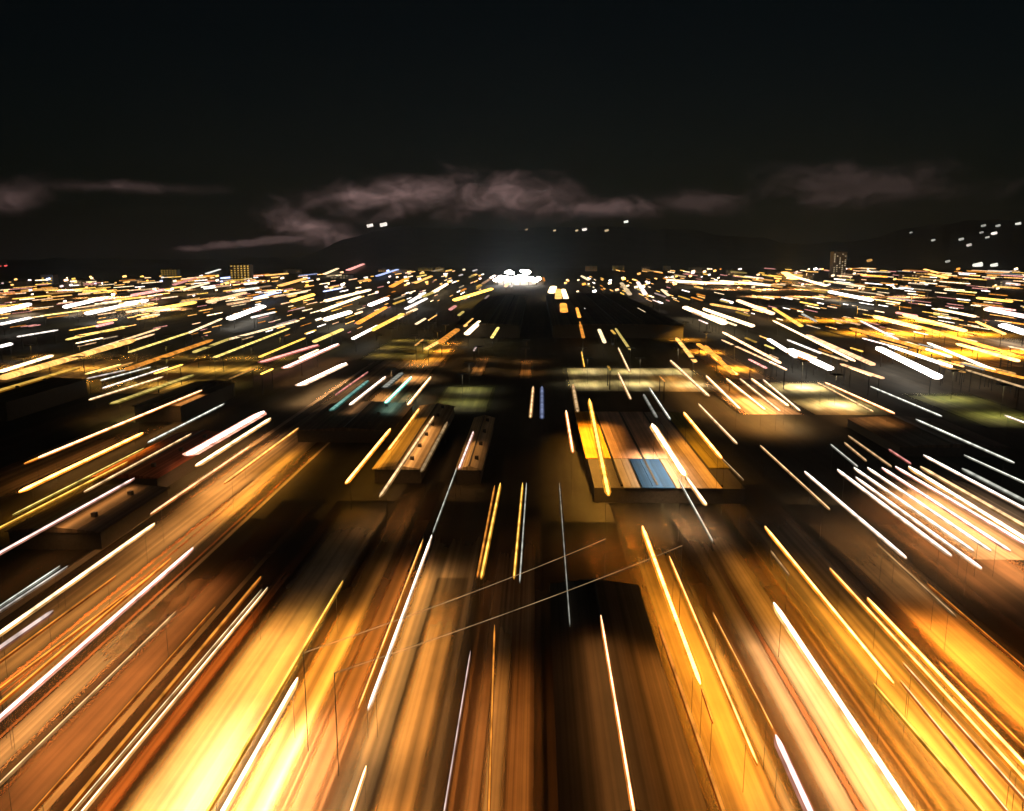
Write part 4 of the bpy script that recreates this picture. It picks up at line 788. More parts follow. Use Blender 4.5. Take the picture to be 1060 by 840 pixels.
DISTANT = [(-490,715,-490,743,1.11,8),(-294,1157,-294,1217,2.02,4),(-225,1403,-225,1443,2.77,6),(200,547,200,567,0.65,8),(837,1619,837,1677,2.13,3),(301,775,301,787,1.23,0),(309,1395,309,1447,2.11,5),(-76,871,-76,898,1.43,7),(1019,1690,1019,1751,2.86,6),(918,1583,918,1642,2.82,1),(128,935,128,954,1.48,4),(-200,582,-200,597,0.93,3),(392,1305,392,1331,1.45,5),(417,1082,417,1122,1.95,0),(-337,1273,-337,1332,1.79,6),(-712,1276,-712,1333,1.94,7),(277,1548,277,1584,2.17,1),(-99,1029,-99,1074,1.8,2),(125,956,125,998,1.15,8),(-371,880,-371,893,1.01,8),(-448,1385,-448,1415,2.55,1),(841,1504,841,1567,2.83,7),(-570,1623,-570,1698,1.76,3),(345,587,345,607,0.59,3),(378,1259,378,1300,1.83,0),(-484,873,-484,917,1.5,6),(-147,1035,-147,1084,1.46,7),(-336,660,-336,669,0.8,3),(186,910,186,948,1.59,1),(-663,978,-663,1024,1.17,7),(-452,723,-452,753,1.08,0),(833,2030,833,2086,1.99,2),(-477,1788,-477,1879,2.04,8),(-507,1564,-507,1603,1.91,4),(-162,557,-162,583,0.69,3),(337,616,337,624,0.72,7),(-213,697,-213,728,1.11,7),(-281,548,-281,565,0.54,8),(532,1939,532,1979,3.27,4),(342,956,342,973,1.67,3),(289,721,289,742,1,0),(1054,2072,1054,2109,2.87,3),(287,629,287,654,1.06,4),(703,1402,703,1464,1.52,3),(-146,788,-146,804,1.21,1),(-601,1351,-601,1389,1.34,5),(-276,513,-276,539,0.79,4),(901,1815,901,1856,2.25,8),(538,1795,538,1850,3.11,3),(106,1460,106,1511,1.52,0),(-119,512,-119,519,0.67,7),(248,617,248,642,0.87,8),(-549,856,-549,881,1.47,6),(94,1320,94,1356,2.16,2),(-162,762,-162,774,0.73,7),(-449,1576,-449,1602,1.89,2),(-558,1048,-558,1068,1.61,8),(348,700,348,723,0.83,1),(309,890,309,925,1.05,2),(-751,1560,-751,1581,2.14,8),(-477,877,-477,892,1.47,3),(-319,834,-319,871,1.43,0),(869,2279,869,2336,2.35,3),(509,1349,509,1408,1.91,2),(-248,673,-248,700,0.75,5),(568,1773,568,1858,2.92,1),(390,639,390,659,0.93,5),(335,673,335,698,0.77,0),(267,645,267,655,1.09,5),(322,1472,322,1493,2.1,2),(661,1469,661,1541,2.18,1),(-378,621,-378,649,1.1,3),(-316,849,-316,878,1.61,0),(-108,628,-108,656,1.06,5),(467,1209,467,1228,1.95,5),(-180,1446,-180,1480,2.29,1),(483,1059,483,1089,1.32,2),(-422,1728,-422,1773,3.18,0),(-236,711,-236,732,1.18,3),(-387,732,-387,743,1.35,2),(-236,1370,-236,1395,1.54,5),(396,833,396,872,1.12,7),(-149,553,-149,573,1.04,2),(916,2175,916,2221,3.29,4),(208,744,208,782,1.28,8),(375,2023,375,2107,2.42,6),(-472,796,-472,820,1.59,5),(-201,700,-201,728,1.37,0),(502,1019,502,1046,1.99,0),(254,561,254,571,0.75,4),(180,678,180,687,0.87,2),(1157,1909,1157,1975,3.7,3),(-279,917,-279,944,1.83,1),(274,754,274,775,1.47,5),(333,1546,333,1574,2.38,0),(468,1352,468,1375,1.99,0),(-320,673,-320,686,0.87,0),(428,1304,428,1355,1.59,7),(-592,1384,-592,1425,1.48,4),(-293,1387,-293,1448,2.01,1),(325,798,325,832,1.01,2),(-298,926,-298,962,1.72,6),(457,1550,457,1591,2.93,8),(218,588,218,598,0.83,0),(236,1172,236,1223,1.23,4),(176,684,176,696,0.94,5),(-159,997,-159,1023,1.86,2),(-683,1342,-683,1363,1.88,8),(-596,866,-596,885,1.24,3),(101,1531,101,1600,2.71,2),(-364,736,-364,768,1.1,4),(331,679,331,709,1.1,4),(-365,700,-365,729,1.14,4),(105,984,105,1019,1.86,4),(-418,726,-418,764,1.33,5),(-630,957,-630,974,1.91,3),(-544,792,-544,806,1,0),(507,868,507,899,0.84,8),(834,2148,834,2192,3.4,5),(545,967,545,987,1.46,3),(420,1726,420,1758,3.08,4),(97,1202,97,1241,1.88,3),(-771,1245,-771,1286,2.07,4),(-610,1028,-610,1046,1.49,7),(-355,816,-355,830,0.93,3),(210,632,210,658,1.11,3),(394,675,394,708,1.28,0),(-380,556,-380,577,0.7,5),(122,898,122,920,1.18,1),(-119,539,-119,555,0.57,1),(561,1294,561,1354,1.86,1),(318,635,318,654,1.14,2),(405,966,405,987,1.29,5),(357,712,357,747,1.4,6),(227,702,227,715,1.32,6),(-347,854,-347,877,0.82,1),(449,961,449,975,1.22,8),(485,1038,485,1076,1.19,3),(-542,1285,-542,1346,1.36,2),(611,1130,611,1168,2.13,7),(275,889,275,925,1.64,2),(408,1654,408,1716,2.74,7),(224,2090,224,2156,2.79,3),(200,560,200,567,0.86,3),(367,634,367,643,0.62,3),(276,507,276,528,0.5,8),(-435,652,-435,663,1.32,1),(190,550,190,577,0.52,0),(687,2394,687,2501,4.26,7),(-291,698,-291,727,1.17,1),(230,497,230,505,0.61,4),(613,1988,613,2058,3.88,3),(-388,714,-388,740,1.09,7),(318,533,318,552,0.62,1),(301,595,301,619,0.58,2),(482,1139,482,1191,1.27,4),(-511,1447,-511,1484,1.87,1),(426,782,426,806,1.24,5),(-521,1602,-521,1647,1.55,3),(921,2439,921,2541,2.87,5),(334,961,334,976,1.73,5),(-172,1362,-172,1382,1.46,7),(-446,930,-446,966,1.43,6),(514,976,514,1017,1.55,3),(-264,649,-264,680,1.12,6),(-504,1099,-504,1142,1.86,4),(483,1640,483,1676,1.57,3),(126,818,126,849,1.41,2),(147,846,147,879,1.07,1),(253,953,253,967,0.97,8),(-539,985,-539,1036,1.67,4),(566,1101,566,1153,1.31,6),(951,2387,951,2492,2.77,3),(275,763,275,780,0.72,3),(258,772,258,791,0.94,0),(741,1258,741,1305,1.91,3),(-173,517,-173,530,0.8,2),(-317,625,-317,639,0.85,8),(956,1926,956,2005,3.65,0),(-488,1226,-488,1259,2.01,7),(-689,1236,-689,1270,1.56,7),(-229,2088,-229,2151,3.54,1),(-157,1013,-157,1062,1.94,6),(-223,2095,-223,2126,2.77,7),(-498,1349,-498,1368,2.02,7),(258,897,258,938,1.75,6),(771,1776,771,1803,2.14,7),(691,2042,691,2131,3.24,1),(-315,753,-315,774,0.82,7),(-516,757,-516,782,0.75,7),(503,2378,503,2467,4.14,2),(330,1983,330,2069,3.82,0),(555,1283,555,1344,1.44,3),(-710,1051,-710,1094,1.52,0),(-153,489,-153,501,0.64,3),(648,1210,648,1257,1.14,7),(-392,1029,-392,1062,2.03,7),(338,1737,338,1819,1.97,7),(-201,1329,-201,1381,1.29,5),(530,1656,530,1730,1.81,4),(114,1046,114,1082,1.41,4),(1117,2015,1117,2050,2.95,5),(89,1093,89,1123,2.05,3),(223,512,223,523,0.99,6),(-625,1097,-625,1147,2.19,4),(-392,656,-392,669,0.73,1),(287,780,287,805,0.83,3),(259,1279,259,1321,1.95,6),(-324,721,-324,737,0.87,5),(894,1606,894,1676,2.65,0),(138,1051,138,1092,1.87,0),(-136,1337,-136,1394,2.62,2),(-103,1375,-103,1445,2.72,1),(992,1790,992,1840,3.44,3),(-140,707,-140,726,1.05,5),(-624,1558,-624,1579,1.71,6),(-75,1086,-75,1113,1.65,5),(264,1134,264,1155,1.63,0),(205,1487,205,1537,1.71,3),(-278,645,-278,661,0.8,1),(394,874,394,891,0.83,8),(-129,903,-129,915,1.62,2),(313,646,313,659,0.62,1),(268,506,268,515,0.65,8),(-335,1467,-335,1528,2.75,5),(-213,619,-213,644,0.82,7),(-415,815,-415,857,1.49,2),(473,1168,473,1195,1.11,4),(222,630,222,640,0.98,3),(384,1100,384,1134,1.97,1),(413,1063,413,1094,1.01,3),(-431,788,-431,805,0.98,6),(-635,963,-635,983,1.67,7),(-590,1406,-590,1460,1.73,2),(-640,1052,-640,1079,1.81,4),(-157,958,-157,981,1.7,5),(299,567,299,584,0.65,1),(239,701,239,733,1.16,7),(-181,1028,-181,1051,1.71,3),(371,1440,371,1460,2.51,1),(225,1543,225,1564,3.04,8),(-544,1043,-544,1082,1.33,1),(329,775,329,795,1.15,2),(-199,648,-199,660,0.69,1),(-163,601,-163,618,0.73,6),(360,1157,360,1186,1.23,3),(-76,917,-76,932,1.79,6),(-324,1049,-324,1092,1.82,2),(-630,952,-630,995,1.63,5),(-188,677,-188,709,1.14,6),(-506,1316,-506,1373,1.61,0),(251,515,251,528,0.94,4),(806,1475,806,1528,1.97,4),(592,1191,592,1234,2.21,3),(301,799,301,810,1.49,2),(185,617,185,631,1.01,6),(-160,1441,-160,1472,2.45,0),(-135,575,-135,603,0.64,8),(416,932,416,959,1.2,7),(192,572,192,584,0.74,3),(258,552,258,559,0.73,1),(347,802,347,821,1.15,6),(-222,786,-222,824,1.15,5),(390,1427,390,1493,2.19,1),(949,1726,949,1761,2.57,1),(152,892,152,919,1.37,0),(287,1153,287,1171,1.71,8),(451,1325,451,1352,2.27,0),(-220,548,-220,564,0.75,1),(938,1811,938,1854,2.29,2),(-378,553,-378,568,1.04,2),(-647,968,-647,1015,1.87,3),(-108,839,-108,858,1.04,6),(-321,801,-321,813,1.43,5),(941,1926,941,2007,2.86,3),(-360,848,-360,883,1.49,3),(-193,587,-193,596,1.16,7),(257,568,257,595,0.87,6),(-532,1055,-532,1095,2.14,5),(1037,1706,1037,1784,2.2,6),(-605,1396,-605,1441,1.6,7),(269,655,269,679,0.94,4),(-119,1784,-119,1847,1.95,2),(-496,1306,-496,1341,1.34,1),(-251,1140,-251,1170,1.92,6),(169,1061,169,1109,1.61,0),(294,699,294,717,1.12,6),(457,833,457,849,1.34,0),(1097,2020,1097,2073,3.65,5),(-288,1851,-288,1882,3.51,0),(-163,1530,-163,1580,1.47,8),(157,1049,157,1075,1.41,4),(-411,613,-411,623,1.13,8),(-278,676,-278,688,0.87,3),(192,697,192,730,1.35,8),(639,1977,639,2066,1.92,7),(538,1259,538,1278,2.32,2),(194,813,194,826,0.9,2),(-550,1275,-550,1338,1.48,1),(668,1147,668,1178,1.36,3),(-256,538,-256,558,0.9,7),(-709,1087,-709,1135,1.72,7),(-393,621,-393,641,0.93,6),(-373,770,-373,795,1.5,8),(318,594,318,609,1,3),(435,836,435,857,1.11,4),(1065,1770,1065,1837,2.76,0),(448,747,448,765,1.29,4),(490,1369,490,1416,2.06,4),(214,490,214,505,0.89,0),(-321,646,-321,669,1.25,8),(705,2171,705,2220,2.27,6),(-239,677,-239,703,0.72,7),(591,1491,591,1512,1.79,5),(-406,973,-406,1004,1.48,4),(583,1073,583,1091,1.83,2),(552,1487,552,1539,2.73,2),(-129,577,-129,590,0.86,7),(236,558,236,565,0.8,7),(-178,577,-178,606,0.95,1),(847,1716,847,1794,1.99,4),(865,1722,865,1803,2.69,1),(132,940,132,983,1.32,1),(-146,1054,-146,1080,1.06,6),(-403,1048,-403,1096,2.08,4),(-348,725,-348,750,1.01,2),(279,551,279,567,1.06,5),(-554,978,-554,1028,1.28,5),(603,1284,603,1347,2.51,2),(-219,872,-219,889,1.55,5),(-249,794,-249,821,1.56,5),(-214,499,-214,509,0.58,3),(-609,898,-609,916,1.36,1),(495,1682,495,1709,2.07,1),(456,753,456,783,0.7,0),(-173,540,-173,557,0.72,8),(941,2451,941,2500,2.73,3),(453,988,453,1012,1.92,6),(-117,944,-117,970,1.27,5),(782,1631,782,1659,1.78,2),(-336,618,-336,628,0.8,1),(-695,1135,-695,1160,2.01,3),(631,1314,631,1370,2.36,6),(-126,1047,-126,1062,2.08,0),(-90,982,-90,1030,1.56,2),(-666,1554,-666,1621,2.73,5),(188,1158,188,1185,1.71,7),(-392,1368,-392,1435,2.33,6),(455,873,455,900,1.72,2),(244,639,244,654,0.63,0),(-370,660,-370,688,1,2),(-372,1080,-372,1103,1.57,3),(387,2163,387,2223,3.23,4),(833,1392,833,1422,2.26,3),(-734,1134,-734,1187,1.17,1),(-546,902,-546,949,1.76,1),(-135,740,-135,756,0.78,7),(-513,835,-513,876,0.92,1),(153,725,153,750,1.43,0),(220,640,220,650,1.14,3),(-529,846,-529,882,1.13,5),(-204,1863,-204,1896,2.83,6),(354,808,354,823,1.49,1),(-660,1222,-660,1270,1.17,0),(-241,843,-241,882,1.48,8),(383,862,383,905,1.38,8),(-410,954,-410,984,1.26,5),(-197,887,-197,933,1.43,8),(-102,849,-102,861,1.07,1),(231,717,231,748,1.06,3),(-484,1381,-484,1436,2.39,5),(263,1099,263,1116,1.44,3),(-444,1279,-444,1295,1.96,5),(547,969,547,1006,1.88,3),(-249,1038,-249,1080,1.8,2),(-336,1008,-336,1049,1.92,6),(500,1131,500,1163,1.42,2),(325,1336,325,1356,2.19,3),(-144,574,-144,591,0.67,5),(-320,962,-320,1012,1.93,0),(-311,1815,-311,1893,3.13,1),(423,1375,423,1427,2.18,3),(-359,859,-359,889,1.03,1),(-243,570,-243,583,0.91,5),(-462,868,-462,897,1.63,1),(-574,1412,-574,1453,1.89,3),(708,1652,708,1710,2.18,0),(-300,1042,-300,1084,1.51,0),(-759,1230,-759,1257,2.01,7),(766,2167,766,2214,3.71,7),(304,568,304,582,1.05,0),(-793,1155,-793,1190,2.25,5),(-451,967,-451,998,1.31,8),(-200,815,-200,843,1.02,1),(534,1285,534,1350,2.06,2),(-301,1907,-301,1980,3.14,7),(-333,1586,-333,1616,2.69,2),(506,1268,506,1320,1.22,3),(663,1422,663,1461,1.38,8),(-117,1800,-117,1834,2.92,2),(-270,781,-270,794,1.26,2),(-284,928,-284,966,1.61,1),(-723,1408,-723,1464,2.17,3),(434,1022,434,1056,1.13,0),(358,2134,358,2210,2.06,8),(415,1559,415,1629,1.74,8),(-532,805,-532,822,0.85,7),(-876,1343,-876,1363,1.39,1),(-442,702,-442,729,0.91,1),(221,490,221,504,0.87,4),(-143,504,-143,520,0.81,2),(-170,924,-170,949,1.67,3),(925,1746,925,1785,3.34,8),(-260,718,-260,738,0.86,3),(-105,1324,-105,1366,2.12,5),(-304,1920,-304,1981,3.67,6),(-313,645,-313,664,0.75,8),(-209,506,-209,517,0.8,1),(-446,1322,-446,1344,1.65,3),(-166,611,-166,626,1.11,2),(275,2055,275,2142,2.55,1),(256,746,256,779,1.04,6),(-141,984,-141,1002,1.16,6),(-344,1972,-344,2010,3.07,3),(-406,854,-406,871,1.41,7),(978,2413,978,2529,2.74,0),(374,798,374,811,1.11,4),(119,846,119,887,0.95,5),(-203,1038,-203,1053,1.69,4),(-440,897,-440,935,0.96,0),(873,1736,873,1773,3.19,6),(-920,1360,-920,1383,2.33,0),(1075,1798,1075,1822,3.07,6),(158,951,158,971,1.31,8),(219,750,219,776,1.12,7),(-194,587,-194,614,0.7,0),(110,1631,110,1686,3.01,1),(-350,1016,-350,1035,1.18,2),(515,1138,515,1180,2.17,2),(-146,1382,-146,1431,1.8,2),(261,743,261,757,0.77,1),(898,1481,898,1543,2.78,2),(-561,1049,-561,1083,1.5,1),(-191,1666,-191,1750,2.14,6),(-112,661,-112,676,0.71,0),(263,1568,263,1644,1.72,6),(477,1554,477,1582,2.29,6),(-748,1509,-748,1578,1.64,0),(-202,702,-202,711,0.95,2),(783,2235,783,2264,3.25,1),(347,919,347,952,0.93,4),(451,1181,451,1207,1.4,0),(-609,1119,-609,1159,1.33,4),(299,1497,299,1549,1.43,7),(119,1472,119,1505,2.38,1),(-542,957,-542,982,1.3,5),(322,1273,322,1309,2.38,4),(-412,1114,-412,1148,2.19,3),(-464,912,-464,928,1.67,0),(-282,816,-282,832,1.18,1),(-180,618,-180,630,1.02,8),(498,2369,498,2415,4.59,6),(378,1804,378,1873,2.75,4),(-139,881,-139,910,1.01,2),(371,645,371,678,0.92,1),(-248,664,-248,691,1.31,5),(720,1570,720,1636,2.23,4),(877,1865,877,1926,2.07,1),(-425,880,-425,898,1.16,1),(-219,525,-219,536,0.77,7),(554,1287,554,1302,2.49,3),(-255,1634,-255,1692,2.34,6),(-538,1470,-538,1544,1.98,0),(972,2076,972,2169,1.96,7),(-447,922,-447,944,1.28,3),(-277,477,-277,496,0.64,6),(319,618,319,639,0.79,8),(-176,700,-176,735,1.15,4),(348,651,348,670,0.92,5),(379,746,379,761,0.78,2),(342,1842,342,1888,3.13,7),(282,812,282,828,1.59,2),(-357,543,-357,560,0.58,3),(273,645,273,668,0.77,4),(163,1179,163,1196,2.2,0),(-217,818,-217,861,0.96,5),(241,579,241,606,0.84,7),(343,598,343,619,0.92,0),(458,819,458,841,1.58,7),(-377,670,-377,700,1.08,1),(287,1057,287,1102,1.93,4),(-348,549,-348,562,1.08,7),(783,1642,783,1698,2.17,4),(-879,1421,-879,1452,2.62,6),(454,896,454,941,0.86,7),(374,805,374,833,0.87,7),(-230,755,-230,769,1.3,0),(513,1634,513,1712,1.8,4),(-460,1237,-460,1263,2.11,8),(387,658,387,681,0.71,1),(-348,963,-348,989,1.27,7),(-409,885,-409,924,1.74,0),(991,2438,991,2547,3.99,1),(-352,547,-352,564,0.98,7),(235,613,235,625,1.18,4),(270,611,270,620,1.06,7),(829,1396,829,1458,2.63,5),(290,1234,290,1256,2.03,7),(-516,1592,-516,1645,1.74,5),(779,1655,779,1720,2.69,1),(-601,1437,-601,1455,1.86,4),(386,750,386,782,1.12,7),(-716,1294,-716,1356,1.46,1),(601,1223,601,1244,1.71,0),(538,1196,538,1231,1.15,5),(-360,849,-360,875,1.13,7),(-635,1221,-635,1250,1.54,1),(-556,1377,-556,1409,2.58,7),(-232,811,-232,824,0.88,1),(-548,1581,-548,1607,2.35,2),(-377,540,-377,568,0.73,1),(-694,1205,-694,1228,1.69,2),(-336,1092,-336,1125,2.1,7),(-726,1579,-726,1630,1.53,0),(-303,928,-303,958,1.76,3),(426,698,426,725,1.15,1),(-224,1159,-224,1200,2.2,7),(184,1297,184,1318,1.31,8),(-356,654,-356,682,1.29,5),(-297,797,-297,823,1.61,5),(-501,1401,-501,1445,2,7),(-147,627,-147,657,0.76,4),(-98,932,-98,963,0.92,1),(-293,1138,-293,1157,1.17,5),(-434,665,-434,691,0.84,7),(934,1587,934,1635,1.73,7),(300,547,300,570,0.59,6),(706,2302,706,2357,3.01,4),(-748,1348,-748,1377,2.51,0),(-489,715,-489,737,1.18,5),(-480,1651,-480,1717,2.09,5),(-157,712,-157,747,0.74,0),(138,853,138,870,1.69,7),(554,1737,554,1790,1.62,4),(-220,730,-220,743,1.29,3),(-313,1010,-313,1030,1.94,4),(-572,1157,-572,1184,1.57,2),(829,1466,829,1527,1.99,7),(814,1525,814,1588,2.51,8),(-179,754,-179,793,1.31,3),(-350,1397,-350,1425,1.96,5),(-718,1590,-718,1646,2.27,4),(-197,957,-197,1000,0.95,6),(325,637,325,658,0.91,5),(825,1664,825,1700,2.73,3),(291,564,291,572,0.94,3),(-379,729,-379,752,1.38,5),(334,1816,334,1882,2.51,7),(-309,704,-309,713,0.88,1),(243,511,243,530,0.76,2),(900,2090,900,2133,3.6,7),(-599,1014,-599,1059,1.2,5),(-664,995,-664,1026,1.17,8),(1132,2107,1132,2201,3.64,3),(217,2140,217,2246,2.23,8),(367,1415,367,1470,1.93,8),(383,1056,383,1102,1.32,8),(730,1860,730,1895,2.12,5),(230,1141,230,1199,2.21,1),(417,779,417,796,1.47,6),(805,1585,805,1606,1.69,3),(492,1775,492,1806,3.32,4),(-596,1143,-596,1201,1.1,6),(224,985,224,1036,1.44,0),(-307,1999,-307,2084,2.25,8),(808,1560,808,1584,1.63,5),(1046,1776,1046,1799,2.24,5),(-479,1163,-479,1212,1.9,2),(622,1924,622,1972,3.44,5),(1229,2131,1229,2174,2.2,5),(405,788,405,818,1.22,7),(82,1166,82,1182,1.5,6),(-768,1561,-768,1598,2.51,7),(-460,683,-460,703,0.99,1),(-333,1654,-333,1675,3.1,4),(340,752,340,788,1.42,3),(668,1670,668,1706,2.77,7),(-212,2096,-212,2137,3.76,5),(-453,829,-453,873,1.44,7),(256,504,256,519,0.59,7),(194,1045,194,1094,2.01,2),(-473,845,-473,870,1.04,1),(94,1123,94,1146,2.11,1),(352,1372,352,1439,2.65,5),(-135,1400,-135,1429,2.6,8),(125,1528,125,1593,1.68,4),(402,1747,402,1809,2.7,7),(-300,1197,-300,1247,1.65,7),(1157,1987,1157,2038,1.93,4),(-202,486,-202,494,0.95,7),(-394,765,-394,805,1.37,4),(-481,694,-481,714,0.72,4),(-294,989,-294,1025,1.98,4),(257,749,257,778,0.74,1),(-466,783,-466,821,0.92,7),(399,677,399,694,0.66,4),(221,1302,221,1363,1.63,1),(359,841,359,875,1.07,4),(154,1334,154,1360,1.86,4),(962,2153,962,2193,2.53,8),(644,1174,644,1214,1.29,5),(958,2437,958,2496,2.62,0),(687,2073,687,2121,3.77,1),(375,788,375,814,0.98,2),(-320,2047,-320,2103,3.12,8),(-467,1251,-467,1306,1.9,7),(236,531,236,554,0.8,1),(-664,1351,-664,1414,1.32,1),(-393,697,-393,728,1.27,4),(226,734,226,754,0.95,2)]
HILL_LIGHTS = [
(-863.08,4300,188.12,19.66,'white','left one of the pair of white lights high on the far hill',None),
(-792.37,4300,192.96,22.47,'white','right one of the pair of white lights high on the far hill',None),
(-50.5,4300,167.91,8.43,'cream','faint lone light on the far hill above the white glow',None),
(94.18,4300,162.93,8.43,'cream','tiny lights in a row on the far hill right of the white glow','row of hill lights'),
(208.71,4300,162.85,8.43,'cream','tiny lights in a row on the far hill right of the white glow','row of hill lights'),
(248.43,4300,167.69,14.04,'white','tiny lights in a row on the far hill right of the white glow','row of hill lights'),
(362.81,4300,162.74,11.24,'cream','tiny lights in a row on the far hill right of the white glow','row of hill lights'),
(460.91,4300,206.39,14.04,'grey','topmost faint light on the far hill right of centre',None),
(1764.03,3500,107.29,11.43,'grey','tiny pale lights scattered on the dark hillside at the right edge','hillside lights'),
(1798.07,3500,83.67,11.43,'white','tiny pale lights scattered on the dark hillside at the right edge','hillside lights'),
(1844.03,3500,134.71,9.14,'grey','tiny pale lights scattered on the dark hillside at the right edge','hillside lights'),
(1869.76,3500,115.1,9.14,'grey','tiny pale lights scattered on the dark hillside at the right edge','hillside lights'),
(1895.65,3500,130.77,13.72,'white','tiny pale lights scattered on the dark hillside at the right edge','hillside lights'),
(1907.96,3500,162.03,11.43,'grey','tiny pale lights scattered on the dark hillside at the right edge','hillside lights'),
(1848.99,3500,162.08,11.43,'grey','tiny pale lights scattered on the dark hillside at the right edge','hillside lights'),
(1989.53,3500,169.75,13.72,'grey','tiny pale lights scattered on the dark hillside at the right edge','hillside lights'),
(1649.72,3500,103.4,9.14,'grey','tiny pale lights scattered on the dark hillside at the right edge','hillside lights'),
(1555.74,3500,134.9,6.86,'grey','tiny pale lights scattered on the dark hillside at the right edge','hillside lights'),
(1717.65,3500,16.41,9.14,'grey','tiny pale lights scattered on the dark hillside at the right edge','hillside lights'),
(1842.38,3500,0.58,18.29,'grey','tiny pale lights scattered on the dark hillside at the right edge','hillside lights'),
(1909.81,3500,0.61,13.72,'grey','tiny pale lights scattered on the dark hillside at the right edge','hillside lights'),
(1937.54,3500,-35.19,18.29,'pinkwhite','pinkish light at the foot of the dark hillside at right edge',None),
(1713.33,4300,11.2,11.24,'amber','lone amber light low on the right hill',None)]

# ------------------------------------------------------------------ helpers
def obj(name, bm, mat, parent=None, loc=None):
    me = bpy.data.meshes.new(name); bm.normal_update(); bm.to_mesh(me); bm.free()
    if mat: me.materials.append(mat)
    o = bpy.data.objects.new(name, me); COL.objects.link(o)
    if parent: o.parent = parent
    if loc: o.location = loc
    return o
def thing(name, label, cat, loc, group=None):
    o = bpy.data.objects.new(name, None); COL.objects.link(o); o.location = loc
    o.empty_display_size = .5
    return tag(o, label, cat, group)
def tag(o, label, cat, group=None):
    o['label'] = label; o['category'] = cat
    if group: o['group'] = group
    return o
def box(bm, x0, x1, y0, y1, z0, z1):
    v = [bm.verts.new((x, y, z)) for z in (z0, z1) for y in (y0, y1) for x in (x0, x1)]
    for q in ((0,2,3,1),(4,5,7,6),(0,1,5,4),(1,3,7,5),(3,2,6,7),(2,0,4,6)): bm.faces.new([v[i] for i in q])
def beam(bm, a, b, w, h, n=6, smooth=False, seg=1, taper=False):
    # tube of elliptical section (w wide, h high) from a to b
    a = Vector(a); b = Vector(b); d = (b - a).normalized()
    s = d.cross(Vector((0, 0, 1)))
    if s.length < 1e-4: s = Vector((1, 0, 0))
    s.normalize(); u = s.cross(d)
    rings = []; L0 = (b - a).length; ks = [k / seg for k in range(seg + 1)]
    if taper: ks = sorted(set(ks + [min(.45, .6 / L0 + .02), 1 - min(.45, .6 / L0 + .05), .5]))
    for k in ks:
        p = a.lerp(b, k); f_ = .35 if taper and k in (0, 1) else 1
        rings.append([bm.verts.new(p + s * (f_ * w / 2 * math.cos(t)) + u * (f_ * h / 2 * math.sin(t))) for t in [2 * math.pi * (i + .5) / n for i in range(n)]])
    for A, B in zip(rings, rings[1:]):
        for i in range(n):
            fc = bm.faces.new((A[i], A[(i+1) % n], B[(i+1) % n], B[i])); fc.smooth = smooth
    bm.faces.new(rings[0][::-1]); bm.faces.new(rings[-1])
def sheet(bm, x0, x1, y0, y1, z, nx=1, ny=1):
    g = [[bm.verts.new((x0 + (x1-x0)*i/nx, y0 + (y1-y0)*j/ny, z)) for i in range(nx+1)] for j in range(ny+1)]
    for j in range(ny):
        for i in range(nx): bm.faces.new((g[j][i], g[j][i+1], g[j+1][i+1], g[j+1][i]))

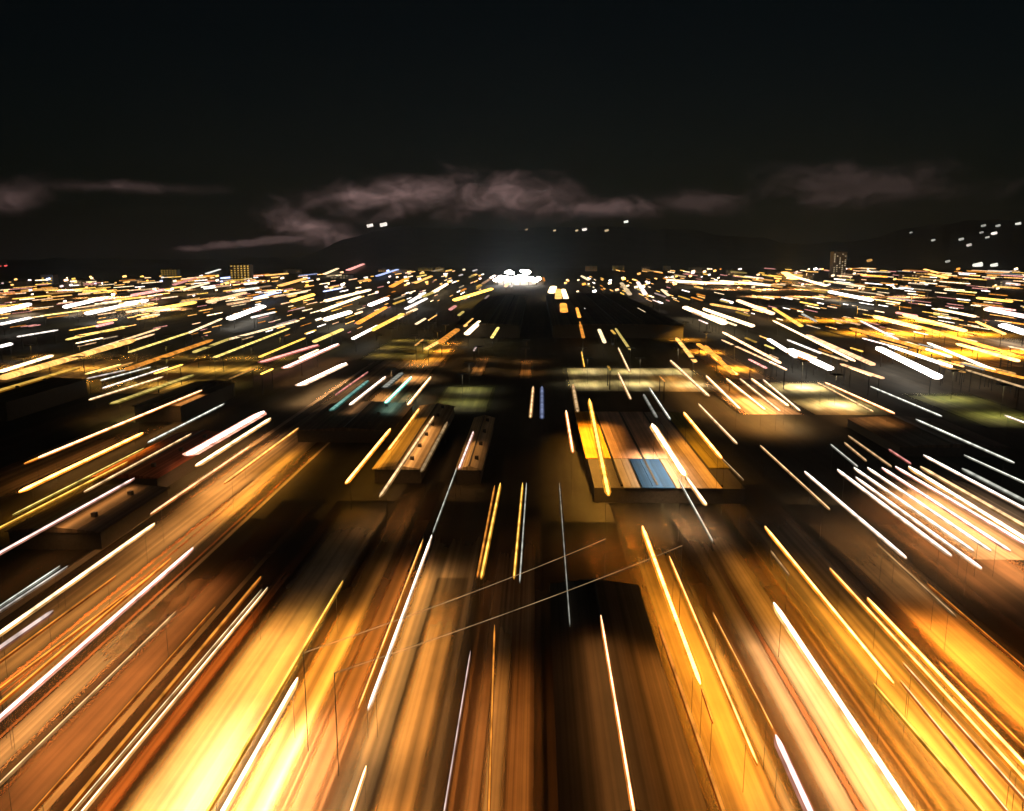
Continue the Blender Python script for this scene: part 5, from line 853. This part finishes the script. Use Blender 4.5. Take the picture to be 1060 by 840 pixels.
# ------------------------------------------------------------------ materials
def base_mat(name):
    m = bpy.data.materials.new(name); m.use_nodes = True
    return m, m.node_tree, m.node_tree.nodes['Principled BSDF']
def streaked(name, ca, cb, cc, fx=.45, rough=.8, grain=.3, seed=0.0, fy=.002, feather=0):
    """streaked surface: smeared light imitated in the colour along the street (world y)"""
    m, t, p = base_mat(name); n = t.nodes; l = t.links
    g = n.new('ShaderNodeNewGeometry')
    def noise(sx, sy, det, off):
        mp = n.new('ShaderNodeMapping'); mp.inputs['Scale'].default_value = (sx, sy, .05); mp.inputs['Location'].default_value = (off, off*.3, 0)
        l.new(g.outputs['Position'], mp.inputs[0])
        z = n.new('ShaderNodeTexNoise'); z.inputs['Scale'].default_value = 1; z.inputs['Detail'].default_value = det; z.inputs['Roughness'].default_value = .6
        l.new(mp.outputs[0], z.inputs['Vector']); return z.outputs[0]
    a = noise(fx, fy, 2, seed); b = noise(fx*4, fy, 2, seed+9); c = noise(.12, .06, 5, seed+4)
    r1 = n.new('ShaderNodeValToRGB'); l.new(a, r1.inputs[0])
    e = r1.color_ramp.elements; e[0].position = .33; e[0].color = (*ca, 1); e[1].position = .66; e[1].color = (*cc, 1)
    k = e.new(.5); k.color = (*cb, 1)
    r2 = n.new('ShaderNodeMapRange'); r2.inputs[1].default_value = .3; r2.inputs[2].default_value = .7; r2.inputs[3].default_value = .68; r2.inputs[4].default_value = 1.3
    l.new(b, r2.inputs[0])
    r3 = n.new('ShaderNodeMapRange'); r3.inputs[1].default_value = .25; r3.inputs[2].default_value = .75; r3.inputs[3].default_value = 1-grain; r3.inputs[4].default_value = 1+grain
    l.new(c, r3.inputs[0])
    mu = n.new('ShaderNodeMath'); mu.operation = 'MULTIPLY'; l.new(r2.outputs[0], mu.inputs[0]); l.new(r3.outputs[0], mu.inputs[1])
    sc = n.new('ShaderNodeVectorMath'); sc.operation = 'SCALE'; l.new(r1.outputs[0], sc.inputs[0]); l.new(mu.outputs[0], sc.inputs['Scale'])
    l.new(sc.outputs[0], p.inputs['Base Color']); p.inputs['Roughness'].default_value = rough
    p.inputs['Specular IOR Level'].default_value = .2
    if feather:   # strip edges fade out to imitate soft light falloff
        tcn = n.new('ShaderNodeTexCoord'); sx = n.new('ShaderNodeSeparateXYZ'); l.new(tcn.outputs['Generated'], sx.inputs[0])
        def mt(op, u, v):
            q = n.new('ShaderNodeMath'); q.operation = op
            for ii, w in enumerate((u, v)):
                if isinstance(w, (int, float)): q.inputs[ii].default_value = w
                else: l.new(w, q.inputs[ii])
            return q.outputs[0]
        ex = mt('DIVIDE', mt('MINIMUM', sx.outputs[0], mt('SUBTRACT', 1.0, sx.outputs[0])), feather)
        ey = mt('DIVIDE', mt('SUBTRACT', 1.0, sx.outputs[1]), feather * 1.6)
        ev = mt('MULTIPLY', mt('MINIMUM', ex, ey), mt('ADD', mt('MULTIPLY', c, .3), .85))
        mr = n.new('ShaderNodeMapRange'); mr.interpolation_type = 'SMOOTHSTEP'; l.new(ev, mr.inputs[0])
        l.new(mr.outputs[0], p.inputs['Alpha'])
    return m
def plain(name, c, rough=.7, metal=0.0, var=.25, scale=2.0):
    m, t, p = base_mat(name); n = t.nodes; l = t.links
    g = n.new('ShaderNodeNewGeometry'); z = n.new('ShaderNodeTexNoise'); z.inputs['Scale'].default_value = scale; z.inputs['Detail'].default_value = 5
    l.new(g.outputs['Position'], z.inputs['Vector'])
    r = n.new('ShaderNodeMapRange'); r.inputs[1].default_value = .3; r.inputs[2].default_value = .7; r.inputs[3].default_value = 1-var; r.inputs[4].default_value = 1+var
    l.new(z.outputs[0], r.inputs[0])
    sc = n.new('ShaderNodeVectorMath'); sc.operation = 'SCALE'; sc.inputs[0].default_value = c; l.new(r.outputs[0], sc.inputs['Scale'])
    l.new(sc.outputs[0], p.inputs['Base Color']); p.inputs['Roughness'].default_value = rough; p.inputs['Metallic'].default_value = metal
    return m
HUE = dict(white=(1, .90, .80), pinkwhite=(1, .74, .66), cream=(1, .74, .42), creamwhite=(1, .84, .60), tan=(.85, .55, .27), grey=(.72, .72, .62),
           orange=(1, .36, .05), yellow=(1, .58, .10), amber=(1, .50, .13), peach=(1, .58, .30), olive=(.80, .60, .16), pink=(1, .40, .34),
           teal=(.45, .95, .80), blue=(.40, .48, .80), red=(1, .10, .09))
HALO = dict(white=(1, .66, .42), pinkwhite=(1, .42, .28), cream=(1, .50, .16), creamwhite=(1, .52, .16), tan=(.7, .36, .12), grey=(.5, .5, .4), orange=(1, .22, .02),  # deeper rim colours imitating bloom round each bright core
             yellow=(1, .40, .03), amber=(1, .30, .02), peach=(1, .28, .04), olive=(.6, .42, .06), pink=(1, .25, .18), teal=(.2, .7, .55), blue=(.3, .36, .7), red=(1, .05, .04))
POWER = {0: .4, 1: .8, 2: 1.7, 3: 3.2, 4: 5.5, 5: 34}
_em = {}
def glow_mat(col, st, halo=False):
    k = (col, st, halo)
    if k in _em: return _em[k]
    m = bpy.data.materials.new('lamp_%s%s' % (col, '_halo' if halo else '')); m.use_nodes = True
    n = m.node_tree.nodes; l = m.node_tree.links; n.clear()
    o = n.new('ShaderNodeOutputMaterial'); e = n.new('ShaderNodeEmission')
    c = (HALO if halo else HUE)[col]; e.inputs['Color'].default_value = (*c, 1)
    s = POWER[st] * (.24 if halo else 1)
    # strength varies at random so the streaks look less even
    g = n.new('ShaderNodeNewGeometry'); mp = n.new('ShaderNodeMapping'); mp.inputs['Scale'].default_value = (.02, .30, .02); l.new(g.outputs['Position'], mp.inputs[0])
    z = n.new('ShaderNodeTexNoise'); z.inputs['Scale'].default_value = 1; z.inputs['Detail'].default_value = 3; l.new(mp.outputs[0], z.inputs['Vector'])
    r = n.new('ShaderNodeMapRange'); r.inputs[1].default_value = .25; r.inputs[2].default_value = .75; r.inputs[3].default_value = s*.35; r.inputs[4].default_value = s*1.65
    l.new(z.outputs[0], r.inputs[0]); l.new(r.outputs[0], e.inputs['Strength']); l.new(e.outputs[0], o.inputs['Surface'])
    _em[k] = m; return m
MAT = dict(
    ground=streaked('dark_ground', (.020, .022, .018), (.030, .030, .024), (.045, .040, .030), fx=.05, fy=.004, rough=.9),
    asphalt_warm=streaked('streaked_asphalt', (.05, .045, .04), (.12, .10, .08), (.22, .18, .14), fx=.30, feather=0.22, seed=3),
    slab=streaked('pale_slabs', (.16, .14, .11), (.26, .22, .18), (.36, .31, .25), fx=.4, feather=0.35, seed=14),
    brown_tone=streaked('brown_tone', (.04, .025, .015), (.09, .055, .03), (.16, .09, .05), fx=.16, feather=0.3, seed=21),  # brown, pale and ochre tones take up the glow of the ground
    pale_tone=streaked('pale_tone', (.46, .44, .36), (.60, .57, .47), (.72, .69, .58), fx=.22, feather=0.28, seed=32),
    ochre_tone=streaked('ochre_tone', (.10, .07, .04), (.22, .16, .09), (.34, .25, .14), fx=.28, feather=0.3, seed=44),
    brick_lane=streaked('brick_paving', (.07, .045, .03), (.19, .125, .085), (.34, .24, .16), fx=.7, feather=0.25, seed=52),
    concrete_lane=streaked('streaked_concrete', (.14, .11, .08), (.28, .22, .17), (.42, .34, .27), fx=.35, feather=0.25, seed=63),
    turf=streaked('turf', (.05, .06, .02), (.08, .085, .03), (.11, .11, .045), fx=.12, feather=0.12, seed=72, fy=.02),
    pale_turf=streaked('pale_turf', (.16, .15, .08), (.24, .22, .13), (.32, .29, .19), fx=.08, feather=0.1, seed=83, fy=.02),
    red_streak=streaked('red_streak_strip', (.14, .06, .03), (.24, .11, .05), (.32, .16, .08), fx=.5, feather=0.4, seed=88),  # red light streaks painted as ground strips
    red_tile=streaked('red_roof_tiles', (.12, .035, .02), (.22, .07, .04), (.30, .11, .06), fx=1.4, seed=91),
    tan_metal=streaked('tan_metal_roof', (.16, .13, .08), (.34, .28, .18), (.5, .43, .3), fx=.6, seed=97),
    dark_roof=streaked('bitumen_roof', (.05, .04, .032), (.08, .062, .048), (.12, .09, .066), fx=.5, seed=105),
    dark_wall=plain('dark_render', (.04, .035, .03)), pole=plain('dark_steel', (.05, .05, .05), .5, .6),
    hill=plain('dark_hillside', (.03, .035, .025), .95, 0, .5, .01), concrete=plain('grey_concrete', (.3, .28, .25)))

# ------------------------------------------------------------------ ground and hills
bm = bmesh.new(); sheet(bm, -5500, 5500, -270, 5300, 0, 6, 6)
g = obj('ground', bm, MAT['ground']); g['kind'] = 'structure'
laid = []
for i, (nm, x0, x1, y0, y1, mt) in enumerate(ZONES):
    lev = 1 + max([l_ for (a0, a1, b0, b1, l_) in laid if a0 < x1 and x0 < a1 and b0 < y1 and y0 < b1] + [0]); laid.append((x0, x1, y0, y1, lev))
    bm = bmesh.new(); sheet(bm, x0, x1, y0, y1, .04 * lev, 4, 8)
    o = obj(nm, bm, MAT[mt]); o['kind'] = 'structure'
def ridge(u):
    # height of the far hills as a slope seen from the town, u = x / y
    a = 33 / (1 + math.exp(-(u + .25) / .022)) / (1 + math.exp((u - .20) / .05))
    b = 44 / (1 + math.exp(-(u - .45) / .05)); c = 13 / (1 + math.exp(-(u - .12) / .03)) / (1 + math.exp((u - .5) / .05))
    w = 1.6 * math.sin(u * 31) + 1.1 * math.sin(u * 73 + 1) + .6 * math.sin(u * 160 + 2)
    return max(1.0, a + b + c + w + 1) / 857
def hill_z(u, y):
    s = min(1, max(0, (y - 3000) / 1600)); return ridge(u) * 4600 * s * s * (3 - 2 * s)
bm = bmesh.new(); NU, NY = 220, 16
gr = [[bm.verts.new((((-1.0 + 2.0*i/NU) * (3000 + 2200*j/NY)), 3000 + 2200*j/NY, hill_z(-1.0 + 2.0*i/NU, 3000 + 2200*j/NY) + .05)) for i in range(NU+1)] for j in range(NY+1)]
for j in range(NY):
    for i in range(NU): bm.faces.new((gr[j][i], gr[j][i+1], gr[j+1][i+1], gr[j+1][i]))
hl = obj('hills', bm, MAT['hill']); hl['kind'] = 'structure'

# ------------------------------------------------------------------ night haze, also put in for the glow round lamps
bm = bmesh.new(); box(bm, -5600, 5600, -280, 5400, -1, 330)
hz = obj('haze', bm, None); hz['kind'] = 'stuff'; tag(hz, 'thin warm night haze lying over the whole town', 'haze')
hm = bpy.data.materials.new('haze'); hm.use_nodes = True; hn = hm.node_tree.nodes; hn.clear()
ho = hn.new('ShaderNodeOutputMaterial'); pv = hn.new('ShaderNodeVolumePrincipled')
pv.inputs['Color'].default_value = (.66, .82, 1, 1); pv.inputs['Density'].default_value = HAZE; pv.inputs['Anisotropy'].default_value = .75
hm.node_tree.links.new(pv.outputs[0], ho.inputs['Volume']); hz.data.materials.append(hm)

# ------------------------------------------------------------------ sheds and lit roofs
def shed(x0, x1, y0, y1, h, label, roofmat, wallmat, cat='shed', pitch=1.0, name='long_shed', group=None):
    cx, cy = (x0+x1)/2, (y0+y1)/2; t = thing(name, label, cat, (cx, cy, 0), group)
    a, b, c, d = x0-cx, x1-cx, y0-cy, y1-cy
    bm = bmesh.new(); box(bm, a+.3, b-.3, c+.3, d-.3, 0, h); obj('wall', bm, wallmat, t)
    bm = bmesh.new()
    prof = [(a-.2, h+.02), (0, h+pitch), (b+.2, h+.02), (b+.2, h-.18), (a-.2, h-.18)]
    A = [bm.verts.new((x, c-.2, z)) for x, z in prof]; B = [bm.verts.new((x, d+.2, z)) for x, z in prof]
    for i in range(5): bm.faces.new((A[i], B[i], B[(i+1) % 5], A[(i+1) % 5]))
    bm.faces.new(A); bm.faces.new(B[::-1])
    rf = obj('roof', bm, roofmat, t)
    bm = bmesh.new(); beam(bm, (0, c-.2, h+pitch+.06), (0, d+.2, h+pitch+.06), .5, .16); obj('ridge_cap', bm, MAT['pole'], rf)
    n = 0 if 'bottom centre' in label else max(2, int((d-c)/14))
    for k in range(n):
        yy = c + (d-c)*(k+.5)/n; bm = bmesh.new()
        box(bm, (b-a)*.22-.5, (b-a)*.22+.5, yy-.5, yy+.5, h+pitch*.35, h+pitch+.5)
        obj('roof_vent', bm, MAT['dark_wall'], rf)
    return t
for x0, x1, y0, y1, h, lab in SHEDS:
    shed(x0, x1, y0, y1, h, lab, MAT['dark_roof'], MAT['dark_wall'])
for x0, x1, y0, y1, h, mt, lab in LIT_ROOFS:
    shed(x0, x1, y0, y1, h, lab, MAT[mt], MAT['dark_wall'], 'building', name='lit_hall')

# ------------------------------------------------------------------ market hall with coloured roof
xa, xb, xc, xd, xe, xf, ya, yb, yc = HALL
cx, cy = (xa+xf)/2, (ya+yc)/2
hall = thing('market_hall', 'long market hall with yellow, pink, blue and olive roof bays right of centre', 'market hall', (cx, cy, 0))
bm = bmesh.new(); box(bm, xa-cx+.5, xf-cx-.5, ya-cy+.5, yc-cy-.5, 0, 3.7); obj('wall', bm, MAT['dark_wall'], hall)
def bay(x0, x1, y0, y1, c, z=4.0):
    key = 'roof_bay'
    m = streaked('painted_roof_sheet', tuple(v*.8 for v in c), c, tuple(min(.9, v*1.15) for v in c), fx=.25, seed=x0)
    bm = bmesh.new(); n = max(2, int((x1-x0)/2.6)); y0 -= cy; y1 -= cy
    for k in range(n):   # standing-seam trays
        u0 = x0-cx + (x1-x0)*k/n; u1 = x0-cx + (x1-x0)*(k+1)/n
        box(bm, u0+.03, u1-.03, y0, y1, z-.2, z + .05*(k % 2))
    return obj(key, bm, m, hall)
bay(xa, xb, ya+52*0+ (yc-ya)*.30, yc, (.62, .34, .04)); bay(xb+.6, xc, yb, yc, (.62, .42, .34)); bay(xc+.6, xd, yb, yc, (.62, .43, .36))
bay(xd+.6, xe, ya, yc, (.50, .40, .36)); bay(xe+.6, xf, ya+(yc-ya)*.2, yc, (.32, .26, .05))
bay(xb+.6, xb+4.5, ya, yb-.4, (.42, .38, .36)); o = bay(xb+5, xd-4, ya, yb-.4, (.012, .06, .20)); o['label'] = 'blue roof bay at the near end'
bay(xd-3.6, xd, ya, yb-.4, (.45, .38, .33))
for x in (xb, xc, xd, xe):
    bm = bmesh.new(); box(bm, x-cx+.02, x-cx+.58, ya-cy+2, yc-cy, 3.6, 4.12); obj('gutter', bm, MAT['pole'], hall)

# ------------------------------------------------------------------ light lines: lamp streaks built as glowing tubes, with masts added to carry them
def down_light(t, a, b, h, power, col, width=1.2):
    ld = bpy.data.lights.new('fill_light', 'AREA'); ld.shape = 'RECTANGLE'  # unseen fill light added under a line to brighten the ground
    ln = (Vector(b)-Vector(a)).length; ld.size = width; ld.size_y = ln; ld.energy = power * 100 * ln; ld.color = col; ld.spread = R(146 if h < 12 else 110)
    lo = bpy.data.objects.new('fill_light', ld); COL.objects.link(lo); lo.parent = t
    lo.location = (0, 0, h - .55)
    lo.rotation_euler = (0, 0, -math.atan2(b[0]-a[0], b[1]-a[1]))
LAMP = dict(white=(1, .54, .22), pinkwhite=(1, .45, .13), cream=(1, .43, .10), creamwhite=(1, .60, .28), tan=(1, .46, .15), grey=(1, .8, .6), orange=(1, .36, .05), yellow=(1, .43, .06),
            amber=(1, .41, .04), peach=(1, .45, .12), olive=(1, .62, .14), pink=(1, .4, .3), teal=(.5, 1, .85), blue=(.5, .6, 1))
for x0, y0, x1, y1, h, w, col, st, dn, lab, grp in LINES:
    cx, cy = (x0+x1)/2, (y0+y1)/2; a = (x0-cx, y0-cy); b = (x1-cx, y1-cy); ln = math.hypot(b[0]-a[0], b[1]-a[1])
    t = thing('light_line', lab, 'light line', (cx, cy, 0), grp)
    core = w * (.62 if st >= 2 else .8)
    bm = bmesh.new(); beam(bm, (*a, h), (*b, h), core, min(core, .5), 8, True, max(1, int(ln/6)), True); obj('tube', bm, glow_mat(col, st), t)
    bm = bmesh.new(); e = .4/ln if ln > 4 else 0
    beam(bm, (*a, h-.30), (*b, h-.30), w*1.45, .22, 8, True, 1, True); obj('halo_strip', bm, glow_mat(col, st, True), t)  # wider dim strip that paints the bloom round the core
    d = Vector((b[0]-a[0], b[1]-a[1], 0)).normalized()
    for k in (.08, .92):
        p = Vector((a[0], a[1], 0)).lerp(Vector((b[0], b[1], 0)), k)
        bm = bmesh.new(); beam(bm, (p.x, p.y, 0), (p.x, p.y, h-.42), .06, .06, 5); obj('mast', bm, MAT['pole'], t)
    if dn > 0: down_light(t, a, b, h, dn, LAMP[col])

# cables across the street; their glow is made up to keep them bright
for i, (x0, y0, x1, y1) in enumerate(CABLES):
    cx, cy = (x0+x1)/2, (y0+y1)/2
    t = thing('glowing_cable', ('upper' if i == 0 else 'lower') + ' thin tan cable slanting across the street at centre', 'cable', (cx, cy, 0), 'two slanting glowing cables')
    bm = bmesh.new(); P0 = Vector((x0-cx, y0-cy, 13)); P1 = Vector((x1-cx, y1-cy, 13)); pts = []
    for k in range(25):
        s = k/24; q = P0.lerp(P1, s); q.z -= .5*4*s*(1-s); pts.append(q)
    for p, q in zip(pts, pts[1:]): beam(bm, p, q, .11, .11, 6)
    obj('glowing_strand', bm, glow_mat('tan', 0), t)
    for p in (P0, P1):
        bm = bmesh.new(); beam(bm, (p.x, p.y, 0), (p.x, p.y, 13.1), .1, .1, 8); obj('pole', bm, MAT['pole'], t)

# ------------------------------------------------------------------ city lights towards the skyline, streaks built as long glowing bars
for x0, y0, x1, y1, h, w, col, st, lab, grouped in CITY_LIGHTS:
    cx, cy = (x0+x1)/2, (y0+y1)/2
    bm = bmesh.new(); beam(bm, (x0-cx, y0-cy, h), (x1-cx, y1-cy, h), w, max(.6, min(w*.5, 3)), 8, True, 1, True); n0 = len(bm.faces)
    for k in (.1, .9):
        px, py = (x0-cx)+(x1-x0)*k, (y0-cy)+(y1-y0)*k; beam(bm, (px, py, 0), (px, py, h), .4, .4, 5)
    o = obj('city_light', bm, glow_mat(col, st), None, (cx, cy, 0))
    me = o.data; me.materials.append(MAT['pole'])
    for p in me.polygons:
        if p.index >= n0: p.material_index = 1
    tag(o, lab, 'city light', lab if grouped else None)

for x, y, w, col, st_, where in SKYLINE_LAMPS:
    bm = bmesh.new(); beam(bm, (0, 0, 0), (0, 0, 9), .35, .35, 5); n0 = len(bm.faces); beam(bm, (-w*.6, -w*.2, 9), (w*.6, w*.2, 9 + w*.25), w*.7, w*.8, 8, True)
    o = obj('street_lamp', bm, MAT['pole'], None, (x, y, 0)); o.data.materials.append(glow_mat(col, st_))
    for p in o.data.polygons:
        if p.index >= n0: p.material_index = 1
    c_ = dict(cream='cream', amber='amber', orange='orange', white='white', yellow='yellow', peach='peach', pinkwhite='pinkish white', blue='blue')[col]
    tag(o, 'tiny %s lamp dot on the %s' % (c_, where), 'street lamp', '%s lamp dots on the %s' % (c_, where))

# the thousands of lesser lamps of the town, too many to count
bm = bmesh.new(); mats = [glow_mat(c, s_) for c, s_ in (('cream', 2), ('amber', 2), ('white', 3), ('orange', 1), ('yellow', 2), ('peach', 2), ('cream', 3), ('pink', 1), ('amber', 3))]
for x0, y0, x1, y1, w, k in DISTANT:
    n0 = len(bm.faces); beam(bm, (x0, y0, 9), (x1, y1, 9), w, w*.6, 6, True); bm.faces.ensure_lookup_table()
    for q in range(n0, len(bm.faces)): bm.faces[q].material_index = k
o = obj('distant_lamps', bm, None); o['kind'] = 'stuff'
for m_ in mats: o.data.materials.append(m_)
tag(o, 'carpet of countless fine lamp specks over the far town', 'town lights')

# red beacon row on the far left skyline
for i in range(5):
    bm = bmesh.new(); beam(bm, (0, 0, 0), (0, 0, 8), .8, .8, 6); n0 = len(bm.faces); beam(bm, (-4.2, 0, 10), (4.2, 2, 10.8), 4, 4, 8, True)
    o = obj('red_beacon', bm, MAT['pole'], None, (-1800 + i*19, 2750 - 60*i, 0)); o.data.materials.append(glow_mat('red', 2))
    for p in o.data.polygons:
        if p.index >= n0: p.material_index = 1
    tag(o, 'small red beacon in a row on the skyline at the far left edge', 'beacon', 'red beacons on the left skyline')

# hill lights
for x, y, z, w, col, lab, grp in HILL_LIGHTS:
    u, e = x/y, (z-60)/y; yy = 3020
    while yy < 4600 and hill_z(u, yy) + 6 < 60 + e*yy: yy += 10
    zz = 60 + e*yy; base = hill_z(u, yy)
    bm = bmesh.new(); beam(bm, (0, 0, base-zz), (0, 0, 0), 1, 1, 5); n0 = len(bm.faces)
    beam(bm, (-w*.8, 0, -w*.12), (w*.8, 0, w*.25), w*.9, w*.9, 8, True)
    o = obj('hill_light', bm, MAT['pole'], None, (u*yy, yy, zz)); o.data.materials.append(glow_mat(col, 2 if w > 13 else 1))
    for p in o.data.polygons:
        if p.index >= n0: p.material_index = 1
    tag(o, lab, 'hill light', grp)

# ------------------------------------------------------------------ floodlit stadium under the white glow
st = thing('stadium', 'glaring white floodlit stadium on the skyline at centre', 'stadium', (-32, 1500, 0))
bm = bmesh.new(); n = 40; rings = []
for rx, ry, z in ((46, 36, 0), (46, 36, 10), (43, 33, 11), (30, 22, 2)):
    rings.append([bm.verts.new((rx*math.cos(2*math.pi*i/n), ry*math.sin(2*math.pi*i/n), z)) for i in range(n)])
for A, B in zip(rings, rings[1:]):
    for i in range(n): bm.faces.new((A[i], A[(i+1) % n], B[(i+1) % n], B[i]))
obj('stand', bm, MAT['concrete'], st)
bm = bmesh.new(); v = [bm.verts.new((29*math.cos(2*math.pi*i/n), 21*math.sin(2*math.pi*i/n), 1.2)) for i in range(n)]; bm.faces.new(v); obj('pitch', bm, MAT['turf'], st)
for i, (dx, dy, h, w) in enumerate([(-36, -34, 13, 11), (-25, -38, 17, 14), (-11, -40, 15, 16), (4, -40, 18, 17), (19, -38, 16, 14), (33, -35, 14, 11), (-18, 38, 24, 13), (12, 38, 25, 14)]):
    t = thing('floodlight_mast', 'white floodlight mast in the dazzling row around the central stadium', 'floodlight', (-32+dx, 1500+dy*1.3, 0), 'floodlights of the stadium')
    bm = bmesh.new(); beam(bm, (0, 0, 0), (0, 0, h-4), 1.4, 1.4, 8); obj('pole', bm, MAT['pole'], t)
    for q in range(3):   # three round lamp clusters to a mast
        bm = bmesh.new(); c = ((q-1)*w*.33, 0, h - 5 + (1, 3, 0)[(q+i) % 3]); beam(bm, (c[0], -.8, c[2]), (c[0], .8, c[2]), w*.8, 5 + 1.2*((i*q) % 3), 10); obj('lamp_cluster', bm, glow_mat('white', 5), t)

# ------------------------------------------------------------------ pitches and lots: unseen hooded lamps added to light the ground
def flood(x, y, h, power, col, label, group, size=4):
    t = thing('added_area_lamp', label, 'area lamp', (x, y, 0), group)
    bm = bmesh.new(); beam(bm, (0, 0, 0), (0, 0, h), .12, .12, 6); obj('pole', bm, MAT['pole'], t)
    bm = bmesh.new(); box(bm, -size/2-.1, size/2+.1, -size/2-.1, size/2+.1, h, h+.25); obj('hood', bm, MAT['pole'], t)
    ld = bpy.data.lights.new('lamp', 'AREA'); ld.size = size; ld.energy = power * .8; ld.color = col; ld.spread = R(125)
    lo = bpy.data.objects.new('lamp', ld); COL.objects.link(lo); lo.parent = t; lo.location = (0, 0, h-.1)
WHERE = {18: ('pale field right of centre', 2.6, (1, .80, .46)), 19: ('dim green field left of centre', 1.5, (1, .85, .5)), 20: ('tan field on the right', 4.5, (1, .76, .40)),
         21: ('olive field at the right edge', 1.6, (1, .86, .36)), 34: ('yellow lot at the left edge', 3.0, (1, .55, .10)), 35: ('olive lot on the left', 2.4, (1, .66, .14)),
         36: ('orange lot on the right', 15.0, (1, .42, .03)), 37: ('orange lot left of centre', 5.0, (1, .46, .06)), 38: ('brown green lot left of centre', 1.4, (1, .6, .2)),
         39: ('small orange lot at centre', 2.4, (1, .45, .12)), 40: ('small tan lot at centre left', 2.0, (1, .5, .16)), 41: ('tan lot above the dark roofs left of centre', 3.0, (1, .55, .22)),
         42: ('amber lot right of centre', 4.5, (1, .45, .05)), 43: ('brown lot on the right skyline', 8.0, (1, .5, .22)), 44: ('brown lot on the left skyline', 9.0, (1, .55, .25))}
for i, (nm, x0, x1, y0, y1, mt) in enumerate(ZONES):
    if i not in WHERE: continue
    where, pw, colr = WHERE[i]
    nx = max(1, min(4, round((x1-x0)/26))); ny = max(1, min(3, round((y1-y0)/40)))
    for a in range(nx):
        for b in range(ny):
            x = x0 + (x1-x0)*(a+.5)/nx; y = y0 + (y1-y0)*(b+.5)/ny
            area = (x1-x0)*(y1-y0)/(nx*ny)
            flood(x, y, 12 if area < 3000 else 20, pw*area*2.0, colr, 'added hooded lamp mast lighting the ' + where, 'added lamp masts of the ' + where)

# ------------------------------------------------------------------ skyline blocks with lit window rows
def block(x, y, w, d, h, label, group=None, lit=.5, col='cream', wall=None):
    t = thing('city_block', label, 'building', (x, y, 0), group)
    bm = bmesh.new(); box(bm, -w/2, w/2, -d/2, d/2, 0, h); obj('wall', bm, wall or MAT['concrete'], t)
    bm = bmesh.new(); box(bm, -w/2-.4, w/2+.4, -d/2-.4, d/2+.4, h, h+.8); box(bm, -w*.2, w*.1, -2, 3, h+.8, h+3.5); obj('roof', bm, MAT['dark_roof'], t)
    fl = int(h/4.2)
    m = glow_mat(random.choice([col, col, 'amber', 'yellow']), random.choice([0, 0, 1]))
    for k in range(fl):
        n = max(3, int(w/6))
        for q in range(n):
            if random.random() < lit:
                bm = bmesh.new(); u = -w/2 + w*(q+.5)/n; box(bm, u-1.5, u+1.5, -d/2-.08, -d/2-.01, k*4.2+1.2, k*4.2+3.2); obj('window', bm, m, t)
def gx(px, y): return (px-555)/857*y
block(gx(246, 1560), 1560, 38, 20, 34, 'tan lit apartment block standing above the left skyline', None, .9, 'peach')
block(gx(865, 1900), 1900, 30, 20, 58, 'tower with bright top floor above the right skyline', None, .55, 'cream')
SK = [(300, 2200), (352, 1800), (398, 2400), (418, 2300), (440, 2500), (455, 2400), (612, 2500), (640, 2600), (668, 2400), (690, 2600), (722, 2300), (760, 2100), (800, 2200), (832, 1800), (905, 1900), (940, 1700),
      (205, 1700), (170, 1900), (130, 1500), (80, 1400), (40, 1500), (10, 1300), (985, 1500), (1030, 1350)]
for i, (px, y) in enumerate(SK):
    side = 'left' if px < 520 else 'right'
    block(gx(px, y), y, random.uniform(22, 48), random.uniform(14, 24), random.uniform(8, 17), 'low city block with warm lit window rows on the %s skyline' % side, 'blocks on the %s skyline' % side, random.uniform(.3, .8), random.choice(['cream', 'amber', 'peach']))
